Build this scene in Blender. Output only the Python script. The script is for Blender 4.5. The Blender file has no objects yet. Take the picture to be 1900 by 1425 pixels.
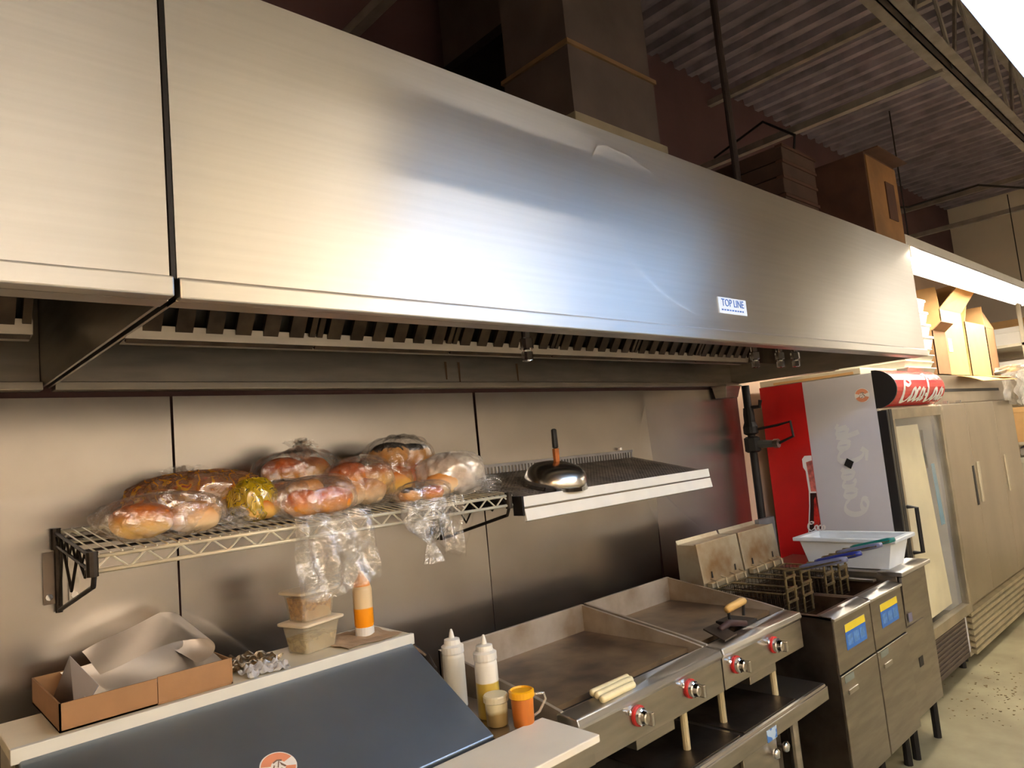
import bpy, bmesh, math, random
import numpy as np
from mathutils import Vector, Matrix
random.seed(7)
S = bpy.context.scene
COL = S.collection
PI = math.pi

# ------------------------------------------------------------------ camera
cam_d = bpy.data.cameras.new('camera'); cam = bpy.data.objects.new('camera', cam_d); COL.objects.link(cam)
yaw, pit, rol = [math.radians(a) for a in (42.97, 5.67, -5.36)]
fw = Vector((math.sin(yaw)*math.cos(pit), math.cos(yaw)*math.cos(pit), math.sin(pit)))
rr = Vector((math.cos(yaw), -math.sin(yaw), 0)); uu = rr.cross(fw)
r2 = rr*math.cos(rol)+uu*math.sin(rol); u2 = -rr*math.sin(rol)+uu*math.cos(rol)
cam.matrix_world = Matrix(((r2.x, u2.x, -fw.x, 0), (r2.y, u2.y, -fw.y, -2.36), (r2.z, u2.z, -fw.z, 1.65), (0, 0, 0, 1)))
cam_d.sensor_width = 36; cam_d.lens = 1304/1900*36; cam_d.clip_start = .02
S.camera = cam
# ------------------------------------------------------------------ world + exposure
w = bpy.data.worlds.new('World'); S.world = w; w.use_nodes = True
w.node_tree.nodes['Background'].inputs[0].default_value = (.5, .45, .4, 1)
w.node_tree.nodes['Background'].inputs[1].default_value = .02
S.view_settings.view_transform = 'Standard'; S.view_settings.look = 'None'
S.view_settings.exposure = 0.7; S.view_settings.gamma = 1; S.view_settings.use_curve_mapping = False
LIGHT_COOL, LIGHT_WARM, LIGHT_FAR = 13.5, 27.0, 26.0

# ------------------------------------------------------------------ materials
def lin(c):
    return tuple(((x/255)/12.92 if x <= 10 else ((x/255+.055)/1.055)**2.4) for x in c)
MATS = {}
def mat(name, rgb, rough=.5, metal=0., var=.12, scale=8., stretch=(1, 1, 1), bump=0., bscale=60., rgb2=None, aniso=0., arot=0., emit=0., spec=.5, coat=0., trans=0., contrast=(.35, .65)):
    if name in MATS: return MATS[name]
    m = bpy.data.materials.new(name); m.use_nodes = True; MATS[name] = m
    nt = m.node_tree; N = nt.nodes; L = nt.links
    b = N['Principled BSDF']
    c1 = lin(rgb); c2 = lin(rgb2) if rgb2 else tuple(min(1, x*(1-var*2)) for x in c1)
    tc = N.new('ShaderNodeTexCoord'); mp = N.new('ShaderNodeMapping'); mp.inputs['Scale'].default_value = stretch
    L.new(tc.outputs['Object'], mp.inputs[0])
    nz = N.new('ShaderNodeTexNoise'); nz.inputs['Scale'].default_value = scale; nz.inputs['Detail'].default_value = 5
    L.new(mp.outputs[0], nz.inputs['Vector'])
    cr = N.new('ShaderNodeValToRGB'); cr.color_ramp.elements[0].color = (*c2, 1); cr.color_ramp.elements[1].color = (*c1, 1)
    cr.color_ramp.elements[0].position, cr.color_ramp.elements[1].position = contrast
    L.new(nz.outputs['Fac'], cr.inputs[0]); L.new(cr.outputs[0], b.inputs['Base Color'])
    b.inputs['Roughness'].default_value = rough; b.inputs['Metallic'].default_value = metal
    b.inputs['Specular IOR Level'].default_value = spec
    b.inputs['Coat Weight'].default_value = coat
    b.inputs['Transmission Weight'].default_value = trans
    if aniso:
        b.inputs['Anisotropic'].default_value = aniso; b.inputs['Anisotropic Rotation'].default_value = arot
        t = N.new('ShaderNodeTangent'); t.direction_type = 'RADIAL'; t.axis = 'Z'
        L.new(t.outputs[0], b.inputs['Tangent'])
    if bump:
        n2 = N.new('ShaderNodeTexNoise'); n2.inputs['Scale'].default_value = bscale; n2.inputs['Detail'].default_value = 4
        L.new(mp.outputs[0], n2.inputs['Vector'])
        bp = N.new('ShaderNodeBump'); bp.inputs['Strength'].default_value = bump; bp.inputs['Distance'].default_value = .01
        L.new(n2.outputs['Fac'], bp.inputs['Height']); L.new(bp.outputs[0], b.inputs['Normal'])
    if emit:
        b.inputs['Emission Color'].default_value = (*c1, 1); b.inputs['Emission Strength'].default_value = emit
    return m
def film(name, clear=.7, gloss=.22, tint=(255, 250, 245), bump=.6, bscale=26.):
    if name in MATS: return MATS[name]
    m = bpy.data.materials.new(name); m.use_nodes = True; MATS[name] = m
    nt = m.node_tree; N = nt.nodes; L = nt.links; N.remove(N['Principled BSDF']); out = N['Material Output']
    tc = N.new('ShaderNodeTexCoord'); nz = N.new('ShaderNodeTexNoise'); nz.inputs['Scale'].default_value = bscale; nz.inputs['Detail'].default_value = 5
    L.new(tc.outputs['Object'], nz.inputs['Vector'])
    bp = N.new('ShaderNodeBump'); bp.inputs['Strength'].default_value = bump; bp.inputs['Distance'].default_value = .012
    L.new(nz.outputs['Fac'], bp.inputs['Height'])
    tr = N.new('ShaderNodeBsdfTransparent'); tr.inputs[0].default_value = (.97, .97, .97, 1)
    gl = N.new('ShaderNodeBsdfGlossy'); gl.inputs['Roughness'].default_value = .06; gl.inputs[0].default_value = (1, 1, 1, 1); L.new(bp.outputs[0], gl.inputs['Normal'])
    df = N.new('ShaderNodeBsdfDiffuse'); df.inputs[0].default_value = (*lin(tint), 1)
    m1 = N.new('ShaderNodeMixShader'); m1.inputs[0].default_value = gloss/(1-clear); L.new(df.outputs[0], m1.inputs[1]); L.new(gl.outputs[0], m1.inputs[2])
    cr = N.new('ShaderNodeMapRange'); cr.inputs['From Min'].default_value = .35; cr.inputs['From Max'].default_value = .7
    cr.inputs['To Min'].default_value = max(0, 1-clear-.14); cr.inputs['To Max'].default_value = min(1, 1-clear+.2)
    L.new(nz.outputs['Fac'], cr.inputs['Value'])
    m2 = N.new('ShaderNodeMixShader'); L.new(cr.outputs[0], m2.inputs[0]); L.new(tr.outputs[0], m2.inputs[1]); L.new(m1.outputs[0], m2.inputs[2])
    L.new(m2.outputs[0], out.inputs[0])
    return m
def two_tone(name, lo, hi, z, soft, rough=.4, axis=2, noise=.25, nscale=30, bump=.15):
    """colour of the thing itself changes along an object axis (filled bottle, baked bun)"""
    if name in MATS: return MATS[name]
    m = mat(name, hi, rough, 0, .05); nt = m.node_tree; N = nt.nodes; L = nt.links; b = N['Principled BSDF']
    tc = N.new('ShaderNodeTexCoord'); sp = N.new('ShaderNodeSeparateXYZ'); L.new(tc.outputs['Generated'], sp.inputs[0])
    nz = N.new('ShaderNodeTexNoise'); nz.inputs['Scale'].default_value = nscale; L.new(tc.outputs['Object'], nz.inputs['Vector'])
    ad = N.new('ShaderNodeMath'); ad.operation = 'MULTIPLY_ADD'; L.new(nz.outputs['Fac'], ad.inputs[0]); ad.inputs[1].default_value = noise; L.new(sp.outputs[axis], ad.inputs[2])
    cr = N.new('ShaderNodeValToRGB'); e = cr.color_ramp.elements
    e[0].position = max(0, z-soft+noise*.5); e[1].position = min(1, z+soft+noise*.5); e[0].color = (*lin(lo), 1); e[1].color = (*lin(hi), 1)
    L.new(ad.outputs[0], cr.inputs[0]); L.new(cr.outputs[0], b.inputs['Base Color'])
    return m
STEEL = mat('hood_steel', (206, 203, 198), .39, 1, .025, 3, (.6, .6, 30), .006, 40, aniso=.9, arot=.25)
STEELB = mat('backsplash_steel', (184, 178, 174), .27, 1, .08, 2.5, (1, 1, 1), .03, 6, aniso=.6)
STEELP = mat('plain_steel', (190, 184, 176), .33, 1, .1, 5, (1, 1, 6), .02, 30)
STEELD = mat('dark_greasy_steel', (120, 108, 98), .42, 1, .25, 7, (1, 1, 1), .08, 30)
BAFF = mat('greasy_baffle', (92, 78, 66), .5, .8, .3, 9)
STEELF = mat('fryer_front_steel', (164, 156, 146), .36, 1, .1, 4, (1, 1, 8), .02, 30)
STEELC = mat('cooler_steel', (190, 180, 164), .34, 1, .08, 3, (1, 1, .3), .02, 20)
LIDST = mat('lid_brushed_steel', (166, 178, 192), .48, 1, .06, 3, (1, 1, 1), .02, 30)
CHROME = mat('chrome', (225, 225, 228), .08, 1, .02)
DARK = mat('black_paint', (22, 20, 20), .5, 0, .1)
BLACKM = mat('black_iron', (34, 30, 29), .55, .4, .2, 20, bump=.1)
WIREM = mat('shelf_wire_chrome', (226, 218, 196), .35, .35, .06)
WIRED = mat('greasy_wire', (70, 62, 55), .45, .8, .25, 30)
WHITEP = mat('white_enamel', (236, 232, 222), .35, 0, .04)
CREAMP = mat('cream_enamel', (226, 216, 190), .4, 0, .06)
CARD = mat('brown_cardboard', (162, 122, 84), .8, 0, .06, 12, bump=.05)
CARDL = mat('light_cardboard', (222, 178, 118), .8, 0, .05, 10, bump=.05)
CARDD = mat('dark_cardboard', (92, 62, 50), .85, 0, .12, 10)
FOAM = mat('white_foam', (240, 236, 226), .7, 0, .03)
FOAMG = mat('pale_foam_tray', (222, 220, 200), .75, 0, .05)
PLASTW = mat('white_plastic', (233, 231, 224), .4, 0, .03)
BINM = mat('pale_blue_plastic', (214, 220, 226), .42, 0, .05)
RED = mat('cola_red', (196, 20, 20), .4, 0, .08, 4)
REDS = mat('sign_red', (206, 30, 34), .25, 0, .06, 4)
PAPERW = mat('white_vinyl_side', (208, 206, 212), .35, 0, .04, 2)
INKW = mat('white_ink', (244, 240, 236), .5, 0, .02)
INKG = mat('faint_grey_ink', (222, 222, 220), .4, 0, .03)
INKD = mat('dark_cola_ink', (50, 16, 14), .4, 0, .2, 20)
INKB = mat('blue_ink', (44, 104, 186), .5, 0, .05)
INKY = mat('yellow_ink', (232, 206, 50), .5, 0, .05)
INKO = mat('orange_ink', (226, 150, 116), .5, 0, .08)
GLASS = film('cooler_glass', .86, .1, (240, 240, 235), .02, 2)
FILM = film('clear_bread_film', .77, .18, bump=1.2, bscale=30.)
FILMH = film('hanging_clear_film', .75, .22, bump=1.2, bscale=34.)

# ------------------------------------------------------------------ mesh builder
OFF = {}
class MB:
    def __init__(s): s.v = []; s.f = []
    def add(s, vs, fs):
        o = len(s.v); s.v += [tuple(p) for p in vs]; s.f += [tuple(i+o for i in q) for q in fs]; return s
    def box(s, x0, x1, y0, y1, z0, z1):
        return s.add([(x0, y0, z0), (x1, y0, z0), (x1, y1, z0), (x0, y1, z0), (x0, y0, z1), (x1, y0, z1), (x1, y1, z1), (x0, y1, z1)],
                     [(0, 3, 2, 1), (4, 5, 6, 7), (0, 1, 5, 4), (1, 2, 6, 5), (2, 3, 7, 6), (3, 0, 4, 7)])
    def hexa(s, p):  # 8 points, bottom 4 then top 4
        return s.add(p, [(0, 3, 2, 1), (4, 5, 6, 7), (0, 1, 5, 4), (1, 2, 6, 5), (2, 3, 7, 6), (3, 0, 4, 7)])
    def prism(s, pts, d):
        n = len(pts); d = Vector(d); a = [Vector(p) for p in pts]
        s.add(a+[p+d for p in a], [tuple(range(n-1, -1, -1)), tuple(range(n, 2*n))]+[(i, (i+1) % n, n+(i+1) % n, n+i) for i in range(n)]); return s
    def tube(s, pts, r, n=8, caps=True, closed=False):
        P = [Vector(p) for p in pts]; R = r if isinstance(r, (list, tuple)) else [r]*len(P); vs = []; up = None; m = len(P)
        for i, p in enumerate(P):
            if closed: t = P[(i+1) % m]-P[i-1]
            else: t = P[min(i+1, m-1)]-P[max(i-1, 0)]
            t.normalize()
            if up is None: up = Vector((0, 0, 1)) if abs(t.z) < .9 else Vector((1, 0, 0))
            a = t.cross(up).normalized(); b = a.cross(t).normalized(); up = b
            vs += [p+(a*math.cos(2*PI*k/n)+b*math.sin(2*PI*k/n))*R[i] for k in range(n)]
        fs = [(i*n+k, i*n+(k+1) % n, ((i+1) % m)*n+(k+1) % n, ((i+1) % m)*n+k) for i in range(m if closed else m-1) for k in range(n)]
        if caps and not closed: fs += [tuple(range(n-1, -1, -1)), tuple((m-1)*n+k for k in range(n))]
        return s.add(vs, fs)
    def cyl(s, p0, p1, r0, r1=None, n=14): return s.tube([p0, p1], [r0, r0 if r1 is None else r1], n)
    def lathe(s, c, prof, n=22, axis=(0, 0, 1)):
        ax = Vector(axis).normalized(); a = ax.orthogonal().normalized(); b = ax.cross(a); c = Vector(c); vs = []
        for r, h in prof: vs += [c+ax*h+(a*math.cos(2*PI*k/n)+b*math.sin(2*PI*k/n))*max(r, 1e-4) for k in range(n)]
        m = len(prof)
        fs = [(i*n+k, i*n+(k+1) % n, (i+1)*n+(k+1) % n, (i+1)*n+k) for i in range(m-1) for k in range(n)]
        fs += [tuple(range(n-1, -1, -1)), tuple((m-1)*n+k for k in range(n))]
        return s.add(vs, fs)
    def grid(s, fn, nu, nv):
        vs = [fn(i/nu, j/nv) for j in range(nv+1) for i in range(nu+1)]
        return s.add(vs, [(j*(nu+1)+i, j*(nu+1)+i+1, (j+1)*(nu+1)+i+1, (j+1)*(nu+1)+i) for j in range(nv) for i in range(nu)])
    def blob(s, c, rad, nu=20, nv=12, rot=0., pw=1., lump=0., seed=0, tilt=0., flat=None, pleat=0.):
        rs = random.Random(seed); ph = [rs.uniform(0, 6.28) for _ in range(6)]; vs = []
        q = Matrix.Rotation(rot, 3, 'Z') @ Matrix.Rotation(tilt, 3, 'Y'); c = Vector(c)
        sg = lambda x: math.copysign(abs(x)**pw, x)
        for j in range(nv+1):
            t = -PI/2+PI*j/nv
            for i in range(nu):
                a = 2*PI*i/nu
                p = Vector((sg(math.cos(t))*sg(math.cos(a)), sg(math.cos(t))*sg(math.sin(a)), sg(math.sin(t))))
                k = 1+lump*(math.sin(3*a+ph[0])*math.cos(2*t+ph[1])+.7*math.sin(5*a+ph[2]+3*t)+.5*math.sin(9*a+ph[3])*math.cos(7*t+ph[4]))
                if pleat: k += pleat*(abs(math.sin(6*a+2.5*t+ph[5]))-.5)+.5*pleat*(abs(math.sin(11*a-4*t+ph[1]))-.5)
                p = Vector((p.x*rad[0], p.y*rad[1], p.z*rad[2]))*k
                if flat is not None and p.z < -flat: p.z = -flat
                vs.append(c+q @ p)
        return s.add(vs, [(j*nu+i, j*nu+(i+1) % nu, (j+1)*nu+(i+1) % nu, (j+1)*nu+i) for j in range(nv) for i in range(nu)])
    def build(s, name, m, parent=None, smooth=False, bevel=0., label=None, cat=None, group=None, kind=None, solid=0., seg=2):
        o = Vector((0, 0, 0))
        if parent is not None: o = OFF[parent.name]
        me = bpy.data.meshes.new(name); me.from_pydata([tuple(Vector(p)-o) for p in s.v], [], s.f); me.update()
        bm = bmesh.new(); bm.from_mesh(me); bmesh.ops.remove_doubles(bm, verts=bm.verts, dist=1e-6); bmesh.ops.recalc_face_normals(bm, faces=bm.faces); bm.to_mesh(me); bm.free()
        ob = bpy.data.objects.new(name, me); COL.objects.link(ob); me.materials.append(m)
        if smooth:
            me.polygons.foreach_set('use_smooth', [True]*len(me.polygons))
        if solid:
            md = ob.modifiers.new('t', 'SOLIDIFY'); md.thickness = solid; md.offset = 0
            if smooth: ob.modifiers.new('s', 'EDGE_SPLIT').split_angle = .6
        if bevel:
            md = ob.modifiers.new('b', 'BEVEL'); md.width = bevel; md.segments = seg; md.limit_method = 'ANGLE'
        if parent is not None: ob.parent = parent; OFF[ob.name] = o
        else: OFF[ob.name] = o
        tag(ob, label, cat, group, kind)
        return ob
def tag(o, label=None, cat=None, group=None, kind=None):
    if label: o['label'] = label
    if cat: o['category'] = cat
    if group: o['group'] = group
    if kind: o['kind'] = kind
    return o
def thing(name, label, cat, loc, group=None):
    o = bpy.data.objects.new(name, None); COL.objects.link(o); o.location = loc; o.empty_display_size = .05
    OFF[o.name] = Vector(loc); return tag(o, label, cat, group)
def kids(o): return [c for c in bpy.data.objects if c.parent == o]
def copy_tree(o, parent=None):
    c = o.copy(); COL.objects.link(c)
    OFF[c.name] = OFF[o.name]
    if parent is not None: c.parent = parent
    for k in kids(o): copy_tree(k, c)
    return c
def bx(*a): return MB().box(*a)
def text_mesh(name, body, size, M, m, parent, shear=0., depth=.0006, sx=1.):
    cu = bpy.data.curves.new(name, 'FONT'); cu.body = body; cu.size = size; cu.align_x = 'CENTER'; cu.align_y = 'CENTER'; cu.shear = shear; cu.extrude = depth; cu.resolution_u = 3
    t = bpy.data.objects.new(name, cu); COL.objects.link(t)
    dg = bpy.context.evaluated_depsgraph_get(); me = bpy.data.meshes.new_from_object(t.evaluated_get(dg))
    bpy.data.objects.remove(t); bpy.data.curves.remove(cu)
    b = MB(); b.v = [tuple(M(v.co.x*sx, v.co.y, v.co.z)) for v in me.vertices]; b.f = [tuple(p.vertices) for p in me.polygons]
    bpy.data.meshes.remove(me)
    return b.build(name, m, parent)
def arc(cx, cy, rx, ry, a0, a1, n=14): return [(cx+rx*math.cos(math.radians(a0+(a1-a0)*i/n)), cy+ry*math.sin(math.radians(a0+(a1-a0)*i/n))) for i in range(n+1)]
# flowing script word drawn with a slanted nib; unit: x 0..9, y 0..3
SCRIPT = [arc(1.0, 1.15, .85, 1.15, 60, 330)+[(2.3, .5)], arc(1.0, 2.0, .55, .35, 40, -160),            # big C
          arc(2.35, .75, .38, .62, 80, 440), arc(3.35, .75, .38, .62, 50, 320), [(3.62, .35), (3.9, .5)],     # o c
          arc(4.25, .75, .36, .6, 60, 420), [(4.62, 1.35), (4.55, .4), (4.75, .15), (5.0, .4)],              # a
          [(5.0, .75), (5.4, .75)],
          arc(6.15, 1.3, .7, 1.3, 60, 330)+[(7.0, .3)], [(6.5, 2.4), (6.1, 2.9), (5.2, 2.75)],                  # C with swash
          arc(7.25, .75, .34, .6, 80, 440), [(8.2, 2.4), (8.0, .6), (8.12, .2), (8.35, .4)],  # o l
          arc(8.65, .75, .33, .58, 60, 420), [(9.0, 1.3), (8.95, .4), (9.15, .12), (9.5, .45)]]               # a
def script_mesh(name, M, sc, m, parent, nib=(.16, .07), strokes=SCRIPT, n0=(0, 0), thin=.07):
    b = MB()
    for k, st in enumerate(strokes):
        P = [Vector((x+.18*y+n0[0], y+n0[1])) for x, y in st]; vs = []
        for i, p in enumerate(P):
            d = P[min(i+1, len(P)-1)]-P[max(i-1, 0)]; d.normalize(); q = Vector((-d.y, d.x)); wd = thin+abs(q.dot(Vector(nib)))
            for sg_ in (-1, 1): r = (p+q*wd*sg_)*sc; vs.append(M(r.x, r.y, k*.00012))
        b.add(vs, [(2*i, 2*i+1, 2*i+3, 2*i+2) for i in range(len(st)-1)])
    return b.build(name, m, parent)

# ------------------------------------------------------------------ strip lights of the room, plus added unseen fills
def strip_light(x0, x1, y, z, rgb, power, label, wid=.24):
    t = thing('strip_light', label, 'ceiling light', ((x0+x1)/2, y, z), 'fluorescent strip lights')
    bx(x0, x1, y-.06, y+.06, z+.06, z+.13).build('housing', WHITEP, t, bevel=.004)
    MB().prism([(x0, y-wid/2, z+.02), (x0, y-.07, z+.062), (x0, y+.07, z+.062), (x0, y+wid/2, z+.02), (x0, y+wid/2, z+.026), (x0, y+.07, z+.07), (x0, y-.07, z+.07), (x0, y-wid/2, z+.026)], (x1-x0, 0, 0)).build('reflector', WHITEP, t)
    tm = mat('tube_%d_%d_%d_%d' % (*rgb, int(power)), rgb, .4, 0, 0, emit=power)
    for s in (-1, 1):
        MB().cyl((x0+.03, y+s*.05, z+.025), (x1-.03, y+s*.05, z+.025), .019, n=12).build('tube', tm, t, smooth=False)
        for xx in (x0+.012, x1-.03): bx(xx, xx+.018, y+s*.05-.02, y+s*.05+.02, z, z+.062).build('lamp_holder', WHITEP, t)
    for xx in (x0+.25, x1-.25): MB().tube([(xx, y, z+.12), (xx, y, 3.42)], .004, 6).build('hanger_rod', BLACKM, t)
    return t
strip_light(1.45, 3.5, -2.17, 2.43, (166, 208, 255), LIGHT_COOL, 'bright cool white strip light hanging at the top right corner')
strip_light(4.13, 7.3, -1.075, 2.5, (255, 246, 232), LIGHT_FAR, 'warm white strip light with open tubes hanging beside the hood end')
strip_light(.95, 2.1, -3.06, 2.62, (255, 236, 204), LIGHT_WARM*.8, 'warm strip light over the aisle behind the viewer')
strip_light(-1.6, -.2, -3.0, 2.7, (255, 212, 166), LIGHT_WARM*.95, 'added amber fill strip light behind the viewer on the left')  # unseen lamp added to fill the left of the hood with warm light
strip_light(6.8, 9.2, -2.6, 2.7, (255, 246, 230), LIGHT_WARM*1.0, 'added warm fill strip light opposite the steel cooler')  # unseen lamp added to light the cooler front and far wall
strip_light(-1.2, 1.2, -4.3, 2.75, (255, 242, 224), LIGHT_WARM*1.6, 'added fill strip light at the opposite wall, left one')  # unseen, added to brighten the opposite wall and the backsplash
strip_light(2.2, 4.6, -4.3, 2.75, (255, 246, 234), LIGHT_WARM*1.6, 'added fill strip light at the opposite wall, right one')  # second unseen fill added for the same wall

# ------------------------------------------------------------------ setting
FLOORM = mat('worn_beige_floor', (154, 147, 118), .45, 0, .12, 3, bump=.05, bscale=20, rgb2=(124, 116, 92))
bx(-2.5, 9.6, -5.2, .15, -.1, 0).build('floor', FLOORM, kind='structure', label='worn beige kitchen floor')
WALLD = mat('greasy_shaded_brown_wall', (98, 70, 72), .8, 0, .15, 2, bump=.1, bscale=30)  # grease tone plus the dimness of the unlit wall, put into the colour
WALLC = mat('pinkish_cream_wall', (222, 192, 166), .75, 0, .06, 2, bump=.05, bscale=30)
WALLW = mat('warm_cream_wall', (232, 222, 206), .75, 0, .05, 2, bump=.05)
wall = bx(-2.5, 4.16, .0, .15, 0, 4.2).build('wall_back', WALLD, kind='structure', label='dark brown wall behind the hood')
bx(4.16, 9.6, .0, .15, 3.35, 4.2).build('wall_rear', WALLD, kind='structure', label='shade-painted upper part of the wall behind the fridges')  # dark band: shade high on the wall put into the colour
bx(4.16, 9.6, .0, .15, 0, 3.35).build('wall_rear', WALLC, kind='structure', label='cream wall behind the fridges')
bx(9.6, 9.75, -5.2, .15, 0, 4.2).build('wall_right', WALLW, kind='structure', label='cream far wall')
bx(-2.65, -2.5, -5.2, .15, 0, 4.2).build('wall_left', WALLW, kind='structure', label='cream left wall')
bx(-2.65, 9.75, -5.35, -5.2, 0, 4.2).build('wall_front', WALLW, kind='structure', label='cream wall opposite the hood')
DECK = mat('dusty_metal_deck', (150, 141, 154), .6, .1, .2, 6, bump=.05)
b = MB(); prof = []; x = -2.6
while x < 9.7: prof += [(x, 4.1), (x+.05, 4.1), (x+.065, 4.06), (x+.115, 4.06), (x+.13, 4.1)]; x += .15
b.add([(p, -5.3, z) for p, z in prof]+[(p, .1, z) for p, z in prof], [(i, i+1, len(prof)+i+1, len(prof)+i) for i in range(len(prof)-1)])
b.build('ceiling', DECK, kind='structure', label='corrugated dark metal roof deck', solid=.004)
# stainless sheets on the wall
def warp(x, z): return .004*math.sin(1.9*x+.6)*math.sin(2.3*z+.4)+.003*math.sin(3.7*x+2.1*z)
seams = [-1.9, -.52, .712, 1.95, 3.155, 4.15]
for i in range(5):
    a, c = seams[i]+.0035, seams[i+1]-.0035
    def fn(u, v, a=a, c=c, i=i):
        x = a+(c-a)*u; z = .12+(1.93-.12)*v
        lift = .02*max(0, (u-.8)/.2)**2*math.exp(-((z-1.45)/.28)**2) if i == 3 else (.008*max(0, (u-.85)/.15)**2*math.exp(-((z-1.3)/.4)**2) if i == 2 else 0)
        return (x, -.018-warp(x+i*.9, z)-lift, z)
    MB().grid(fn, 26, 30).build('steel_panel', STEELB, wall, smooth=True, solid=.002)
# ceiling steel
JST = mat('painted_joist_steel', (146, 138, 132), .6, .2, .15, 10)
def joist(y, label):
    t = thing('steel_joist', label, 'joist', (3.5, y, 3.4), 'roof joists')
    for zz in (3.40, 3.98):
        for s in (-1, 1):
            bx(-2.5, 9.6, y+(.012 if s > 0 else -.062), y+(.062 if s > 0 else -.012), zz, zz+.006).build('chord_flange', JST, t)
            bx(-2.5, 9.6, y+(.012 if s > 0 else -.018), y+(.018 if s > 0 else -.012), zz, zz+.05).build('chord_leg', JST, t)
    n = 20; L = 12.1/n
    for i in range(n):
        MB().tube([(-2.5+i*L, y, 3.42), (-2.5+(i+.5)*L, y, 4.0), (-2.5+(i+1)*L, y, 3.42)], .011, 6).build('web_rod', JST, t)
joist(-1.47, 'open web steel joist above the hood front')
joist(-3.2, 'open web steel joist behind the viewer')
def bridging(x, z, label, r=.018):
    MB().prism([(x-.022, 0, z), (x+.022, 0, z), (x+.022, 0, z+.005), (x-.017, 0, z+.005), (x-.017, 0, z+.04), (x-.022, 0, z+.04)], (0, -1.44, 0)).build('bridging_bar', JST, label=label, cat='bar', group='joist bridging bars')
bridging(4.08, 3.385, 'tan steel angle bar running from the wall to the joist')
bridging(7.6, 3.385, 'steel angle bar near the far wall, lower of two')
bridging(7.75, 3.70, 'steel angle bar near the far wall, upper of two')
bridging(4.3, 3.9, 'thin dark angle bar above the tan one')
bridging(1.42, 3.34, 'steel angle bar over the left part of the hood')
MB().tube([(5.6, -.15, 3.35), (6.1, -.6, 3.3), (6.5, -1.0, 3.42), (7.0, -1.3, 3.38)], .009, 6).build('hanging_cable', BLACKM, label='thin dark cable slung under the far roof deck', cat='cable')

# ------------------------------------------------------------------ exhaust hoods
def hood(x0, x1, label, fx0, fx1, lip_dy=0., endL=True, endR=True):
    t = thing('exhaust_hood', label, 'range hood', ((x0+x1)/2, -.6, 1.95), 'stainless exhaust hoods')
    yf = -1.15
    def front(u, v):
        x = x0+(x1-x0)*u; z = 1.985+(2.555-1.985)*v
        return (x, yf-.006-.002*math.sin(2.1*x+.5)*math.sin(3*v)-.001*math.sin(5.3*x+3*v), z)
    MB().grid(front, 40, 10).build('front_panel', STEEL, t, smooth=True, solid=.003)
    MB().prism([(x0, yf+.004, 1.955), (x0, yf-.02-lip_dy, 1.955), (x0, yf-.02-lip_dy, 1.988), (x0, yf-.002, 1.997), (x0, yf+.004, 1.99)], (x1-x0, 0, 0)).build('lip', STEEL, t, bevel=.003)
    bx(x0, x1, yf+.004, yf+.05, 1.955, 1.962).build('lip_return', STEELP, t)
    bx(x0, x1, yf, -.01, 2.552, 2.558).build('top_panel', STEELP, t)
    endp = lambda x: MB().prism([(x, yf, 1.957), (x, -.02, 1.957), (x, -.02, 2.552), (x, yf, 2.552)], (.006, 0, 0))
    if endL: endp(x0).build('end_panel', STEELP, t)
    if endR: endp(x1-.006).build('end_panel', STEELP, t)
    # back panel, ledge and grease trough
    bx(x0+.008, x1-.008, -.034, -.026, 1.965, 2.5).build('back_panel', STEELP, t)
    MB().prism([(x0+.008, -.03, 1.945), (x0+.008, -.085, 1.945), (x0+.008, -.085, 1.968), (x0+.008, -.03, 1.975)], (x1-x0-.016, 0, 0)).build('back_ledge', STEELP, t, bevel=.002)
    MB().prism([(fx0, -.37, 2.042), (fx0, -.31, 2.036), (fx0, -.31, 2.042), (fx0, -.365, 2.048), (fx0, -.372, 2.078), (fx0, -.377, 2.078)], (fx1-fx0, 0, 0)).build('grease_trough', STEELP, t)
    # baffle filters leaning forward, rising from the trough
    n = max(1, round((fx1-fx0)/.5)); W = (fx1-fx0)/n; d = Vector((0, -.55, .83)).normalized(); nn = Vector((0, -.83, -.55)).normalized()
    base = Vector((0, -.36, 2.055)); H = .40
    for k in range(n):
        a = fx0+k*W+.004; c = fx0+(k+1)*W-.004
        fr = MB()
        for (h0, h1, u0, u1) in ((-.02, .0, a, c), (H-.02, H, a, c), (.02, H-.02, a, a+.018), (.02, H-.02, c-.018, c)):
            p = [Vector((u0, 0, 0))+base+d*h0, Vector((u1, 0, 0))+base+d*h0, Vector((u1, 0, 0))+base+d*h1, Vector((u0, 0, 0))+base+d*h1]
            fr.hexa([q-nn*.03 for q in p]+[q+nn*.012 for q in p])
        f = fr.build('baffle_filter', BAFF, t)
        bk = MB(); p = [Vector((u, 0, 0))+base+d*h for u, h in ((a, .0), (c, .0), (c, H), (a, H))]; bk.hexa([q-nn*.036 for q in p]+[q-nn*.03 for q in p]); bk.build('filter_back', DARK, f)
        m = 6; g = (c-a-.036)/m
        for i in range(m):
            u0 = a+.018+g*i+g*.24; u1 = u0+g*.56
            p = [Vector((u, 0, 0))+base+d*h for u, h in ((u0, .015), (u1, .015), (u1, H-.015), (u0, H-.015))]
            MB().hexa([q-nn*.006 for q in p]+[q+nn*.008 for q in p]).build('baffle', BAFF, f)
    # boxed plenum above the filters so nothing is see-through
    p = base+d*H
    bx(x0+.01, x1-.01, p.y-.01, -.035, p.z, p.z+.01).build('plenum', STEELD, t)
    return t
hL = hood(-1.75, .372, 'left stainless exhaust hood section cut by the picture edge', -1.6, .30, lip_dy=.012, endL=False)
hR = hood(.384, 4.085, 'long stainless exhaust hood over the griddles and fryers', .5, 3.7)
bx(3.7, 4.075, -.38, -.36, 2.04, 2.42).build('filler_panel', STEELD, hR)
bx(.374, .381, -1.162, -1.148, 1.99, 2.556).build('seam_strip', BLACKM, hR)
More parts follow.
